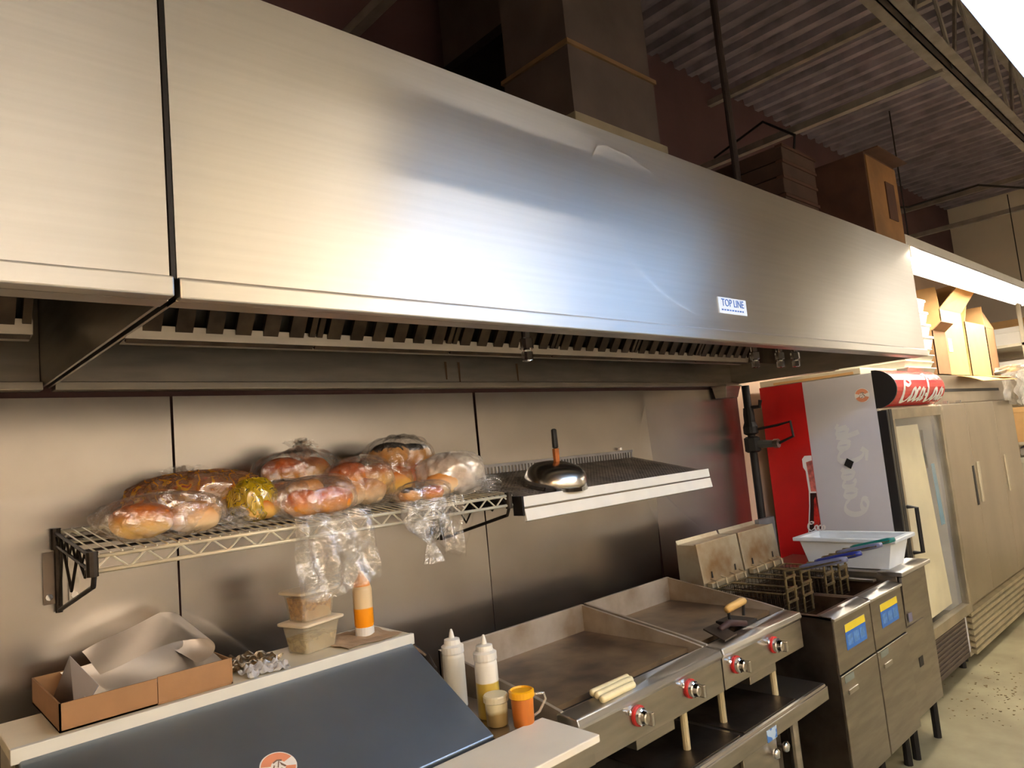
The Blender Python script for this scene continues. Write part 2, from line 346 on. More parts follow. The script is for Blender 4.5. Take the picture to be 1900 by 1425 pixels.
# maker's plate
pl = bx(2.085, 2.265, -1.160, -1.1535, 2.05, 2.105).build('nameplate', mat('plate_white', (222, 228, 232), .4, 0, .02), hR)
text_mesh('lettering', 'TOP LINE', .036, lambda x, y, z: Vector((2.175+x, -1.1605-z, 2.086+y)), INKB, pl, sx=.95)
b = MB(); xx = 2.1
while xx < 2.245: wd = random.uniform(.008, .016); b.box(xx, xx+wd, -1.1606, -1.1598, 2.060, 2.065); xx += wd+.006
b.build('small_print', INKB, pl)
for (xx, zz) in ((3.62, 2.1), (3.78, 2.09)): bx(xx, xx+.05, -1.1555, -1.1525, zz, zz+.035).build('grey_label', mat('grey_label', (150, 146, 140), .5), hR)
# fire nozzles
def nozzle(x, y, z, label, ln=.09, rz=0):
    t = thing('fire_nozzle', label, 'nozzle', (x, y, z), 'fire suppression nozzles')
    MB().tube([(x, y, 2.554), (x, y, z+.05)], .008, 8).build('pipe', CHROME, t, smooth=True)
    MB().lathe((x, y, z), [(.009, -.035), (.018, -.032), (.018, -.006), (.012, 0), (.022, .005), (.022, .035), (.015, .04), (.015, .07)], 12).build('body', CHROME, t, smooth=False)
    MB().cyl((x-.014, y, z+.016), (x+.026, y, z+.01), .006, n=8).build('bracket', CHROME, t)
nozzle(1.53, -.8, 1.968, 'chrome fire nozzle hanging alone under the middle of the hood')
nozzle(3.0, -.78, 1.972, 'chrome fire nozzle under the hood, leftmost of three by the fryers')
nozzle(3.22, -.79, 1.975, 'chrome fire nozzle under the hood, middle of three by the fryers')
nozzle(3.36, -.8, 1.978, 'chrome fire nozzle under the hood, rightmost of three by the fryers')
gb = thing('grease_cup', 'small steel grease cup under the hood back ledge', 'grease cup', (3.93, -.08, 1.87))
MB().hexa([(3.86, -.11, 1.87), (4.0, -.11, 1.87), (4.0, -.035, 1.87), (3.86, -.035, 1.87), (3.84, -.13, 1.945), (4.02, -.13, 1.945), (4.02, -.03, 1.945), (3.84, -.03, 1.945)]).build('cup', STEELP, gb, bevel=.004)
bx(3.835, 4.025, -.135, -.028, 1.937, 1.945).build('rim', STEELP, gb)
for (xx, l) in ((1.79, .075), (1.86, .085), (2.2, .08)):
    MB().prism([(xx, -.0355, 2.06), (xx+.012, -.0355, 2.06), (xx+.010, -.0355, 2.06-l), (xx+.004, -.0355, 2.06-l)], (0, .001, 0)).build('rust_drip', mat('rust_drip', (112, 84, 58), .6), hR)

# ducts, cartons and clutter above the hood
GALV = mat('dull_galvanized', (104, 92, 88), .55, .5, .15, 5, bump=.03)
t = thing('exhaust_duct', 'square grey exhaust duct rising from the hood top', 'duct', (1.87, -.85, 2.56))
bx(1.643, 2.10, -1.0, -.70, 2.56, 2.93).build('lower_section', GALV, t)
bx(1.65, 2.093, -.993, -.707, 2.93, 4.05).build('upper_section', GALV, t)
bx(1.625, 2.118, -1.018, -.682, 2.655, 2.69).build('flange', mat('flange_tape', (150, 140, 120), .5, .3), t, bevel=.003)
bx(1.635, 2.108, -1.008, -.692, 2.925, 2.94).build('seam_tape', mat('foil_tape', (172, 140, 104), .35, .7), t)
t = thing('dark_duct', 'dark square duct behind the grey exhaust duct', 'duct', (1.9, -.35, 2.56))
bx(1.86, 2.35, -.55, -.12, 3.3, 4.05).build('duct_body', GALV, t); bx(1.82, 2.39, -.59, -.08, 3.27, 3.31).build('flange', BLACKM, t)
bx(1.88, 1.92, -.5, -.44, 2.56, 3.28).build('support', BLACKM, t); bx(2.28, 2.32, -.5, -.44, 2.56, 3.28).build('support', BLACKM, t)
MB().tube([(3.17, -.72, 2.56), (3.17, -.72, 3.3), (3.17, -.715, 3.6), (3.17, -.715, 4.05)], .018, 10).build('conduit', mat('dull_brown_pipe', (70, 58, 56), .7), label='thin dark conduit rising from the hood top', cat='pipe')
zz = 2.56; k = 0
flatc = ['lowest flattened brown carton stacked on the hood', 'second flattened brown carton up on the hood', 'third flattened brown carton up on the hood', 'fourth flattened brown carton up on the hood', 'topmost flattened brown carton stacked on the hood']
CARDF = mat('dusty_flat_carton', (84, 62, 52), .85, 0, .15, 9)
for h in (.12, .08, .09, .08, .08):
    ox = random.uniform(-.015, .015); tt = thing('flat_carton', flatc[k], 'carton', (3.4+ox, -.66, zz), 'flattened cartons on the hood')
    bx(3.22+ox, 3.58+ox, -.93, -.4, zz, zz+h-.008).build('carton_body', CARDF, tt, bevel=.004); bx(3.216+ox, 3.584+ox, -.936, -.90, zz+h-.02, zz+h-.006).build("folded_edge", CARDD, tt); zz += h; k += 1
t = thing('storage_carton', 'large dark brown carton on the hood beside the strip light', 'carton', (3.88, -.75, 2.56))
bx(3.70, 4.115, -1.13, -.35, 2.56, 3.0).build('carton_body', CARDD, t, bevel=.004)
bx(3.705, 4.11, -1.136, -1.1305, 2.565, 2.98).build('lit_ply_face', mat('lit_tan_ply', (158, 114, 68), .7, 0, .2, 6), t)  # front painted lighter tan, as lit by the strip light
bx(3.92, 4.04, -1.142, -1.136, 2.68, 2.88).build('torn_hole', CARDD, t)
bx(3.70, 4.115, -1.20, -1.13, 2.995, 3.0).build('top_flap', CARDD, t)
t = thing('junction_box', 'grey electrical box with cable on top of the hood', 'electrical box', (3.9, -.6, 3.0))
bx(3.78, 3.98, -.75, -.55, 3.0, 3.15).build('box_body', GALV, t, bevel=.004); MB().tube([(3.88, -.7, 3.15), (3.9, -.72, 3.3), (4.0, -.5, 3.5), (4.1, -.1, 3.45)], .008, 6).build('cable', BLACKM, t)

# ------------------------------------------------------------------ wire shelf with bread
SL = math.tan(math.radians(6.6))
def sz(y): return 1.553+(y+.03)*SL      # shelf slopes down to the front
t = thing('wire_wall_shelf', 'chrome wire wall shelf carrying the bagged buns', 'shelf', (1.05, -.25, 1.50))
x0, x1, yb, yf = .39, 1.715, -.04, -.46
for yy in (yb, yf):
    for dz in (0, -.034):
        MB().tube([(x0, yy, sz(yy)+dz), (x1, yy, sz(yy)+dz)], .0055, 8).build('rail', WIREM, t, smooth=True)
for xx in (x0, x1):
    for dz in (0, -.034): MB().tube([(xx, yb, sz(yb)+dz), (xx, yf, sz(yf)+dz)], .0045, 6).build('end_rail', WIRED, t)
    n = 6
    pts = [(xx, yb+(yf-yb)*i/(2*n), sz(yb+(yf-yb)*i/(2*n))-(.034 if i % 2 else 0)) for i in range(2*n+1)]
    MB().tube(pts, .003, 6).build('end_zigzag', WIRED, t)
n = 17
for yy in (yf, yb):
    pts = [(x0+(x1-x0)*i/(2*n), yy, sz(yy)-(.034 if i % 2 == 0 else 0)) for i in range(2*n+1)]
    MB().tube(pts, .0036, 6).build('zigzag', WIREM, t)
nw = 52
for i in range(nw):
    xx = x0+(x1-x0)*(i+.5)/nw; MB().tube([(xx, yb-.004, sz(yb)+.006), (xx, yf-.004, sz(yf)+.006)], .0021, 5).build('deck_wire', WIREM, t)
for j in range(1, 4):
    yy = yb+(yf-yb)*j/4; MB().tube([(x0, yy, sz(yy)-.003), (x1, yy, sz(yy)-.003)], .004, 6).build('cross_wire', WIRED, t)
for xx in (x0, 1.70):
    for yy in (yb, yf): MB().cyl((xx, yy, sz(yy)-.045), (xx, yy, sz(yy)+.012), .013, n=10).build('corner_collar', WIRED, t)
    MB().tube([(xx+.005, -.035, 1.555), (xx+.005, -.035, 1.335)], .009, 8).build('bracket_post', WIRED, t)
    MB().tube([(xx+.005, -.035, 1.34), (xx+.005, yf+.02, sz(yf)-.07), (xx+.005, yf, sz(yf)-.03)], .006, 8).build('bracket_arm', WIRED, t)
    MB().tube([(xx+.005, -.035, 1.34), (xx+.005, -.10, 1.52), (xx+.005, -.2, 1.405), (xx+.005, -.28, 1.50), (xx+.005, -.36, 1.45), (xx+.005, -.4, 1.49)], .004, 6).build('bracket_lattice', WIRED, t)
    bx(xx-.03, xx+.005, -.031, -.0265, 1.36, 1.50).build('wall_plate', STEELD, t); bx(xx+.03, xx+.055, -.031, -.0265, 1.36, 1.50).build('wall_plate', STEELP, t)
    for (a, z) in ((-.018, 1.38), (.042, 1.375)): MB().cyl((xx+a, -.04, z), (xx+a, -.026, z), .009, n=8).build('bolt', CHROME, t)

# perforated tray shelf with the white double edge
SL2 = (1.575-1.486)/.42
def s2(y): return 1.575+(y+.03)*SL2
t = thing('perforated_shelf', 'dark perforated wall shelf with white double front edge', 'shelf', (2.4, -.25, 1.5))
xa, xb_, yfr, ybk = 1.775, 2.985, -.455, -.035
nh = 60; b = MB()
for i in range(nh+1):
    xx = xa+(xb_-xa)*i/nh; b.add([(xx-.0065, ybk, s2(ybk)), (xx+.0065, ybk, s2(ybk)), (xx+.0065, yfr, s2(yfr)), (xx-.0065, yfr, s2(yfr))], [(0, 1, 2, 3)])
for j in range(25):
    yy = ybk+(yfr-ybk)*j/24; b.add([(xa-.0065, yy-.0055, s2(yy-.0055)), (xb_+.0065, yy-.0055, s2(yy-.0055)), (xb_+.0065, yy+.0055, s2(yy+.0055)), (xa-.0065, yy+.0055, s2(yy+.0055))], [(0, 1, 2, 3)])
PERF = mat('dark_perforated_sheet', (134, 120, 106), .6, .1, .25, 14)
b.build('perforated_sheet', PERF, t, kind='stuff')
b = MB()
for i in range(nh):
    xx = xa+(xb_-xa)*(i+.25)/nh; b.box(xx, xx+.010, ybk-.002, ybk+.002, s2(ybk), s2(ybk)+.03)
b.box(xa, xb_, ybk-.003, ybk+.003, s2(ybk)+.028, s2(ybk)+.04); b.build('back_rail', mat('bright_rim', (170, 170, 178), .3, .9), t)
MB().prism([(xa-.02, yfr-.016, s2(yfr)-.030), (xa-.02, yfr, s2(yfr)-.034), (xa-.02, yfr+.004, s2(yfr)+.004), (xa-.02, yfr-.012, s2(yfr)+.008)], (xb_-xa+.04, 0, 0)).build('upper_edge_strip', WHITEP, t, bevel=.002)
MB().prism([(xa-.012, yfr-.026, s2(yfr)-.080), (xa-.012, yfr-.012, s2(yfr)-.084), (xa-.012, yfr-.004, s2(yfr)-.040), (xa-.012, yfr-.018, s2(yfr)-.036)], (xb_-xa+.03, 0, 0)).build('lower_edge_strip', WHITEP, t, bevel=.002)
bx(xa-.025, xa-.015, yfr-.02, yfr+.03, s2(yfr)-.06, s2(yfr)+.01).build('end_clip', BLACKM, t)
for xx in (xa+.02, xb_-.02): MB().prism([(xx, -.03, s2(-.03)-.006), (xx, yfr+.02, s2(yfr+.02)-.006), (xx, yfr+.02, s2(yfr+.02)-.02), (xx, -.03, s2(-.03)-.14)], (.012, 0, 0)).build('bracket', BLACKM, t)
MB().lathe((xb_-.1, ybk, s2(ybk)+.045), [(.012, 0), (.012, .012), (.004, .014)], 10).build('knob', CHROME, t)
# domed cover with handle
cx, cy = 2.05, -.36; cz = s2(cy)+.004
t = thing('dome_cover', 'steel dome cover with black and wood handle on the shelf', 'melting dome', (cx, cy, cz))
ax = Vector((0, -SL2, 1)).normalized(); ax = Vector((0, SL2*-1, 1)).normalized()
MB().lathe((cx, cy, cz), [(.128, .004), (.132, 0), (.128, .03), (.115, .062), (.09, .082), (.05, .093), (.015, .096)], 36, ax).build('dome', mat('polished_steel', (226, 220, 210), .24, 1, .05), t, smooth=True)
b0 = Vector((cx, cy, cz))+ax*.094
b = MB(); b.hexa([b0+Vector(q) for q in ((-.011, -.008, 0), (.011, -.008, 0), (.011, .008, 0), (-.011, .008, 0), (-.012, -.009, .055), (.012, -.009, .055), (.012, .009, .055), (-.012, .009, .055))]); b.build('wood_ferrule', mat('orange_wood', (190, 110, 50), .5, 0, .2, 30), t, bevel=.003)
b = MB(); b.hexa([b0+Vector(q) for q in ((-.013, -.009, .055), (.013, -.009, .055), (.013, .009, .055), (-.013, .009, .055), (-.012, -.008, .135), (.012, -.008, .135), (.012, .008, .135), (-.012, .008, .135))]); b.build('black_grip', DARK, t, bevel=.007)

# ------------------------------------------------------------------ bagged bread
BUN = two_tone('golden_bun', (242, 196, 104), (198, 106, 16), .52, .22, .45)
BUN2 = two_tone('orange_bun', (238, 164, 62), (212, 100, 14), .45, .2, .45)
BUNB = two_tone('dark_topped_bun', (226, 160, 80), (48, 30, 22), .74, .05, .5, noise=.5, nscale=40)
BUNP = two_tone('pale_pink_bun', (242, 214, 170), (216, 148, 78), .5, .25, .5)
PRINTF = film('printed_bread_film', .35, .2, (200, 150, 105), .5)
def add_print(m, cols, scale, thr):
    nt = m.node_tree; N = nt.nodes; L = nt.links
    df = [n for n in N if n.type == 'BSDF_DIFFUSE'][0]; tc = [n for n in N if n.type == 'TEX_COORD'][0]
    v = N.new('ShaderNodeTexWave'); v.inputs['Scale'].default_value = scale; v.inputs['Distortion'].default_value = 14; v.inputs['Detail'].default_value = 2; v.inputs['Detail Scale'].default_value = 2
    L.new(tc.outputs['Object'], v.inputs['Vector']); cr = N.new('ShaderNodeValToRGB'); cr.color_ramp.interpolation = 'CONSTANT'
    e = cr.color_ramp.elements; e[0].color = (*lin(cols[0]), 1); e[1].color = (*lin(cols[1]), 1); e[1].position = thr
    k = e.new((thr+1)/2); k.color = (*lin(cols[2]), 1); L.new(v.outputs['Fac'], cr.inputs[0]); L.new(cr.outputs[0], df.inputs[0])
add_print(PRINTF, ((176, 128, 92), (214, 60, 30), (236, 176, 60)), 9, .72)
PRINTY = film('yellow_printed_film', .2, .2, (214, 178, 30), .6)
add_print(PRINTY, ((216, 180, 30), (120, 110, 20), (236, 200, 60)), 12, .6)
def bun(t, c, r, m, rot=0, tilt=0, sd=0): MB().blob((c[0], c[1], c[2]), (r[0], r[1], r[2]*.85), 24, 14, rot, .9, .05, sd, tilt).build('bun', m, t, smooth=True)
def bagfilm(t, c, r, m, rot=0, sd=0, lump=.05, tilt=0, name='bag_film'): MB().blob(c, r, 72, 36, rot, .8, lump, sd, tilt, pleat=.09).build(name, m, t, smooth=True)
def crumple(t, c, r, m, sd=0, name='bag_tail', n=3):
    rs = random.Random(sd); b = MB()
    for k in range(n):
        ph = [rs.uniform(0, 6.28) for _ in range(6)]; a = rs.uniform(0, PI)
        def fn(u, v, ph=ph, a=a):
            X = (u-.5)*2; Y = (v-.5)*2
            p = Vector((X*r[0], .35*r[1]*math.sin(4*X+ph[0])*math.cos(3*Y+ph[1])+.3*r[1]*math.sin(9*X+5*Y+ph[2]), Y*r[2]*(1-.25*abs(X))+.15*r[2]*math.sin(6*X+ph[3])))
            p = Matrix.Rotation(a*.5, 3, 'Z') @ p
            return Vector(c)+p
        b.grid(fn, 18, 14)
    return b.build(name, m, t, smooth=True)
ZS = lambda y, h=0.: sz(y)+.010+h
# A: front-left clear bag
g = 'bagged buns on the wire shelf'
t = thing('bun_bag', 'clear bag of pale golden buns at the left front of the wire shelf', 'bread', (.58, -.38, ZS(-.38)), g)
bun(t, (.515, -.40, ZS(-.40, .05)), (.075, .055, .05), BUN, .1, sd=1); bun(t, (.64, -.40, ZS(-.40, .045)), (.07, .055, .045), BUNP, -.1, sd=2)
bun(t, (.52, -.33, ZS(-.33, .045)), (.06, .05, .045), BUN, .3, sd=3)
bagfilm(t, (.57, -.38, ZS(-.38, .053)), (.155, .085, .057), FILM, .05, 5)
crumple(t, (.755, -.40, ZS(-.40, .028)), (.07, .04, .028), FILMH, 8)
# A2: printed bag behind
t = thing('bun_bag', 'brown bun bag with red and yellow print behind the left clear bag', 'bread', (.70, -.22, ZS(-.22)), g)
bun(t, (.60, -.24, ZS(-.24, .055)), (.085, .065, .055), BUN, .1, sd=11); bun(t, (.75, -.23, ZS(-.23, .062)), (.085, .065, .06), BUN, -.1, sd=12); bun(t, (.83, -.25, ZS(-.25, .05)), (.06, .06, .05), BUNP, .5, sd=13)
bagfilm(t, (.715, -.23, ZS(-.23, .071)), (.19, .095, .072), PRINTF, .08, 9, .04)
crumple(t, (.69, -.17, ZS(-.17, .13)), (.07, .03, .03), FILMH, 3)
# B: yellow printed end
t = thing('bun_bag', 'bun bag with yellow green printed end in the middle left of the shelf', 'bread', (.86, -.33, ZS(-.33)), g)
bun(t, (.84, -.35, ZS(-.35, .04)), (.06, .05, .04), BUN, .2, sd=21); bun(t, (.93, -.33, ZS(-.33, .045)), (.07, .055, .042), BUNP, 0, sd=22)
bagfilm(t, (.825, -.34, ZS(-.34, .062)), (.062, .058, .056), PRINTY, .3, 22, .06, name='printed_end'); bagfilm(t, (.92, -.34, ZS(-.34, .053)), (.085, .07, .055), FILM, 0, 23)
# B2: back bag of brown buns
t = thing('bun_bag', 'tall clear bag of brown buns with gathered top behind the yellow one', 'bread', (1.01, -.2, ZS(-.2)), g)
for i, (a, b_, h) in enumerate(((.93, -.2, .05), (1.05, -.2, .05), (1.14, -.2, .045), (.98, -.21, .12), (1.08, -.2, .115))): bun(t, (a, b_, ZS(b_, h)), (.07, .06, .05), BUN2 if i % 2 else BUN, i, sd=30+i)
bagfilm(t, (1.03, -.2, ZS(-.2, .09)), (.155, .085, .09), FILM, .1, 31, .05); crumple(t, (1.05, -.2, ZS(-.2, .185)), (.06, .04, .035), FILMH, 33, 'bag_top', 4)
# F: front orange buns with hanging film
t = thing('bun_bag', 'clear bag of orange buns at the shelf front, its long empty end hanging down', 'bread', (1.0, -.41, ZS(-.41)), g)
bun(t, (.945, -.405, ZS(-.405, .045)), (.06, .05, .045), BUN2, .1, sd=41); bun(t, (1.03, -.41, ZS(-.41, .045)), (.068, .052, .045), BUN2, -.1, sd=42); bun(t, (.98, -.35, ZS(-.35, .075)), (.06, .05, .045), BUNP, .4, sd=43)
bagfilm(t, (.99, -.40, ZS(-.40, .057)), (.125, .072, .06), FILM, 0, 44)
rs = random.Random(4)
def hang(u, v):
    X = .875+.235*u+.012*v*(u-.5); Z = sz(-.46)+.03-.215*v-.02*math.sin(3*u+1)*v
    return (X, -.485-.012*v-.010*math.sin(14*u+2*v)-.009*math.sin(23*u-5*v+1)-.006*math.sin(9*v+6*u), Z)
MB().grid(hang, 60, 24).build('hanging_film', FILMH, t, smooth=True)
def hang2(u, v): p = Vector(hang(u, v)); return p+Vector((.004, -.014-.004*math.sin(17*u+3*v), -.004))
MB().grid(hang2, 60, 24).build('hanging_film', FILMH, t, smooth=True)
# C
t = thing('bun_bag', 'wrinkled clear bag of orange and cream buns in the middle of the shelf', 'bread', (1.17, -.33, ZS(-.33)), g)
for i, (a, b_, h) in enumerate(((1.11, -.36, .05), (1.2, -.35, .05), (1.24, -.33, .09), (1.16, -.3, .10))): bun(t, (a, b_, ZS(b_, h)), (.062, .055, .048), (BUNP, BUNP, BUN, BUN2)[i], i, sd=50+i)
bagfilm(t, (1.18, -.34, ZS(-.34, .077)), (.115, .085, .078), FILM, .2, 55, .07)
# D
t = thing('bun_bag', 'tall bag of black topped golden buns at the back of the shelf', 'bread', (1.42, -.2, ZS(-.2)), g)
for i, (a, b_, h) in enumerate(((1.36, -.24, .06), (1.47, -.22, .055), (1.38, -.2, .14), (1.48, -.19, .13))): bun(t, (a, b_, ZS(b_, h)), (.078, .066, .056), (BUN, BUN2, BUNB, BUNB)[i], i, sd=60+i)
bagfilm(t, (1.42, -.21, ZS(-.21, .103)), (.13, .095, .104), FILM, .1, 65, .05)
# E
t = thing('bun_bag', 'cloudy bag of pale buns at the right end of the wire shelf', 'bread', (1.55, -.33, ZS(-.33)), g)
for i, (a, b_, h) in enumerate(((1.49, -.36, .05), (1.58, -.33, .05), (1.54, -.3, .09))): bun(t, (a, b_, ZS(b_, h)), (.07, .055, .048), BUNP, i, sd=70+i)
bagfilm(t, (1.55, -.34, ZS(-.34, .072)), (.125, .08, .073), film('cloudy_film', .45, .2), -.2, 75, .05); crumple(t, (1.655, -.39, ZS(-.39, .03)), (.075, .06, .03), FILMH, 77, n=4)
# H: small orange bun with twisted tail hanging
t = thing('bun_bag', 'small bag of one black specked bun with a knotted tail hanging off the shelf', 'bread', (1.36, -.42, ZS(-.42)), g)
bun(t, (1.39, -.43, ZS(-.43, .03)), (.045, .035, .028), BUN2, .2, sd=81); bun(t, (1.31, -.42, ZS(-.42, .03)), (.04, .035, .028), BUNB, .2, sd=82)
bagfilm(t, (1.355, -.43, ZS(-.43, .036)), (.10, .05, .037), FILM, 0, 83)
def tail(u, v):
    a = 2*PI*u; rr_ = .075*(1-.15*v) if v < .45 else (.068-.25*(v-.45) if v < .68 else .012+.08*(v-.68))
    rr_ *= 1+.22*math.sin(5*a+6*v)+.12*math.sin(11*a-3*v)
    return (1.30+.03*v+rr_*math.cos(a), -.50+.35*rr_*math.sin(a), sz(-.46)+.03-.2*v)
MB().grid(tail, 44, 22).build('knotted_tail', FILMH, t, smooth=True)
def tail2(u, v): return (1.36+.10*u, -.50-.010*math.sin(15*u+2*v)-.006*math.sin(9*v), sz(-.46)+.03-(.19-.02*math.sin(4*u))*v)
MB().grid(tail2, 30, 16).build('loose_film', FILMH, t, smooth=True)

# ------------------------------------------------------------------ prep table
t = thing('prep_table', 'refrigerated prep table with sloping steel lid in the foreground', 'prep table', (.82, -.6, 0))
PX0, PX1 = .235, 1.42
bx(PX0, PX1, -.86, -.09, .12, .885).build('cabinet', STEELP, t, bevel=.004)
for xx in (PX0+.03, PX1-.6):
    d = bx(xx, xx+.56, -.885, -.861, .16, .80).build('door', STEELP, t, bevel=.004); bx(xx+.2, xx+.36, -.90, -.886, .73, .76).build('handle', STEELD, d, bevel=.004)
for xx in (PX0+.05, PX1-.05):
    for yy in (-.80, -.15): MB().cyl((xx, yy, 0), (xx, yy, .12), .022, n=10).build('leg', BLACKM, t)
bx(PX0, 1.25, -.44, -.24, .885, 1.105).build('pan_housing', STEELP, t)
bx(PX0-.01, 1.245, -.47, -.225, 1.105, 1.13).build('top_shelf', CREAMP, t, bevel=.003)
# lid slopes from the ridge to the cutting board
A = Vector((0, -.452, 1.118)); Bq = Vector((0, -.838, .912)); nrm = Vector((0, Bq.z-A.z, -(Bq.y-A.y))).normalized()
if nrm.z < 0: nrm = -nrm
lid = MB().hexa([Vector((PX0+.005, 0, 0))+A-nrm*.018, Vector((1.235, 0, 0))+A-nrm*.018, Vector((1.235, 0, 0))+Bq-nrm*.018, Vector((PX0+.005, 0, 0))+Bq-nrm*.018,
                 Vector((PX0+.005, 0, 0))+A, Vector((1.235, 0, 0))+A, Vector((1.235, 0, 0))+Bq, Vector((PX0+.005, 0, 0))+Bq]).build('lid', LIDST, t, bevel=.004)
for xx in (PX0, 1.225): MB().prism([(xx, -.43, .89), (xx, -.82, .89), (xx, -.82, .905), (xx, -.43, 1.108)], (.018, 0, 0)).build('lid_side', STEELP, t)
bx(PX0-.01, 1.245, -.478, -.462, 1.100, 1.132).build('ridge_edge', mat('ridge_edge_paint', (214, 214, 206), .4, 0, .03), t, bevel=.002)
MB().tube([(1.24, -.46, 1.10), (1.27, -.50, 1.06), (1.26, -.55, 1.03)], .009, 8).build('lid_hinge', STEELD, t)
sc = (Vector((.702, 0, 0))+A+(Bq-A)*.64)+nrm*.0012; ud = (Bq-A).normalized()
def on_lid(x, y, z=0): return sc+Vector((1, 0, 0))*x-ud*y+nrm*z
def disc(name, M, r, m, par, n=28, z=0.): return MB().add([M(r*math.cos(2*PI*k/n), r*math.sin(2*PI*k/n), z) for k in range(n)], [tuple(range(n))]).build(name, m, par)
def round_sticker(M, r, par):
    s = disc('round_sticker', M, r, INKW, par)
    for a0, a1 in ((20, 160), (200, 340)):
        p = [(r*.93*math.cos(math.radians(a)), r*.93*math.sin(math.radians(a))) for a in range(a0, a1+1, 10)]+[(r*.4*math.cos(math.radians(a)), r*.4*math.sin(math.radians(a))) for a in range(a1, a0-1, -10)]
        n = len(p)//2
        MB().add([M(x, y, .0005) for x, y in p], [(i, i+1, 2*n-2-i, 2*n-1-i) for i in range(n-1)]).build('orange_band', INKO, s)
    script_mesh('figure', lambda x, y, e: M(x, y, .0009+e), r*.42, mat('faded_brown_ink', (130, 106, 96), .5), s, (.05, .05), [[(-.9, -.6), (-.5, .3), (-.1, -.2), (.2, .7), (.5, .1), (.9, -.4)], [(-.6, .7), (0, .95), (.6, .7)], [(-.3, -.8), (.4, -.5)]])
    return s
round_sticker(on_lid, .042, t)
bx(PX0-.02, 1.41, -1.055, -.842, .885, .905).build('cutting_board', mat('white_cutting_board', (232, 226, 212), .5, 0, .03, 6), t, bevel=.003)
bx(PX0, 1.40, -1.04, -.86, .83, .884).build('board_support', STEELP, t)
bx(1.25, PX1, -.842, -.09, .885, .895).build('side_deck', STEELP, t)

# things on the prep table
t = thing('foil_box', 'open brown cardboard box with curled silver foil sheets', 'cardboard box', (.5, -.27, 1.1305))
X0, X1, Y0, Y1, Z0, Z1 = .318, .70, -.452, -.105, 1.131, 1.193
bx(X0, X1, Y0, Y1, Z0, Z0+.004).build('base', CARD, t)
bx(X0, .52, Y0, Y0+.004, Z0, Z1).build('front_flap', CARD, t); bx(.522, X1, Y0+.001, Y0+.005, Z0, Z1+.002).build('front_flap', CARD, t)
bx(X0, X0+.004, Y0, Y1, Z0, Z1).build('side', CARD, t); bx(X1-.004, X1, Y0, Y1, Z0, Z1).build('side', CARD, t); bx(X0, X1, Y1-.004, Y1, Z0, Z1).build('back', CARD, t)
FOIL = mat('satin_foil', (240, 232, 222), .34, .9, .06, 4, bump=.05, bscale=8)
MB().grid(lambda u, v: (X0+.06+(X1-X0-.07)*u, Y0+.012+(Y1-Y0-.03)*v, Z1-.012+.035*u*v+.012*v+.004*math.sin(7*u)*math.sin(4*v)), 24, 14).build('flat_sheet', FOIL, t, smooth=True)
def curl(u, v):
    R0 = .03+.012*v; xc = X1-.075
    y = Y0+.03+(Y1-Y0-.05)*v
    if u < .4:
        a = PI*u/.4; return (xc+R0*1.5*math.sin(a), y, Z1+.004+.012*v+R0*(1-math.cos(a)))
    q = (u-.4)/.6; return (xc-(xc-X0-.11)*q, y+.10*q*(1-v), Z1+.004+.012*v+2*R0-(.045+.02*v)*q**1.4+.006*math.sin(5*q+3*v))
MB().grid(curl, 40, 12).build('curled_sheet', FOIL, t, smooth=True)
MB().add([(X0+.035, Y0+.02, Z0+.01), (X0+.035, Y1-.06, Z0+.01), (X0+.07, Y1-.09, Z1+.05), (X0+.085, Y0+.03, Z1+.012)], [(0, 1, 2, 3)]).build('end_leaf', mat('grey_foil', (150, 152, 160), .35, 1, .05), t, solid=.002)
def deli(x, y, z, rot, label, food, fill, s=1.):
    t = thing('deli_container', label, 'food container', (x, y, z), 'stacked deli containers')
    def P(u, v, w_): c_, s_ = math.cos(rot), math.sin(rot); return (x+c_*u*s-s_*v*s, y+s_*u*s+c_*v*s, z+w_)
    def ring(hw, hd, r, zz, n=5):
        out = []
        for (qx, qy, a0) in ((1, 1, 0), (-1, 1, 90), (-1, -1, 180), (1, -1, 270)):
            for i in range(n+1): a = math.radians(a0+90*i/n); out.append(P(qx*(hw-r)+r*math.cos(a), qy*(hd-r)+r*math.sin(a), zz))
        return out
    def stack(rings, cap=True):
        n = len(rings[0]); b = MB(); fs = [(i*n+k, i*n+(k+1) % n, (i+1)*n+(k+1) % n, (i+1)*n+k) for i in range(len(rings)-1) for k in range(n)]
        fs.append(tuple(range(n-1, -1, -1)))
        if cap: fs.append(tuple((len(rings)-1)*n+k for k in range(n)))
        return b.add([p for r_ in rings for p in r_], fs)
    H = .082
    stack([ring(.052, .04, .014, 0.001), ring(.06, .047, .014, H*.75), ring(.06, .047, .014, H*.78), ring(.064, .051, .014, H)], False).build('tub', film('frosted_tub', .6, .12, (240, 225, 190), .02, 3), t, smooth=False)
    stack([ring(.049, .037, .012, .004), ring(.056, .043, .012, H*fill)]).build('contents', food, t)
    stack([ring(.068, .055, .014, H-.004), ring(.072, .059, .014, H-.002), ring(.072, .059, .014, H+.004), ring(.064, .051, .014, H+.007)]).build('lid', mat('frosted_lid', (230, 214, 186), .45, 0, .04), t, bevel=.001)
    return H+.0075
NUT = mat('chopped_fried_onion', (214, 150, 66), .7, 0, .3, 90, bump=1., bscale=90, rgb2=(150, 92, 36))
NUTG = mat('crumbly_beige_filling', (186, 164, 110), .7, 0, .3, 80, bump=1., bscale=80, rgb2=(130, 108, 70))
h = deli(.985, -.325, 1.1305, .25, 'lower clear container with half full beige filling under another', NUTG, .5, 1.1)
deli(.985, -.325, 1.1305+h, .2, 'upper clear container full of golden crumbs, stacked', NUT, .82, 1.0)
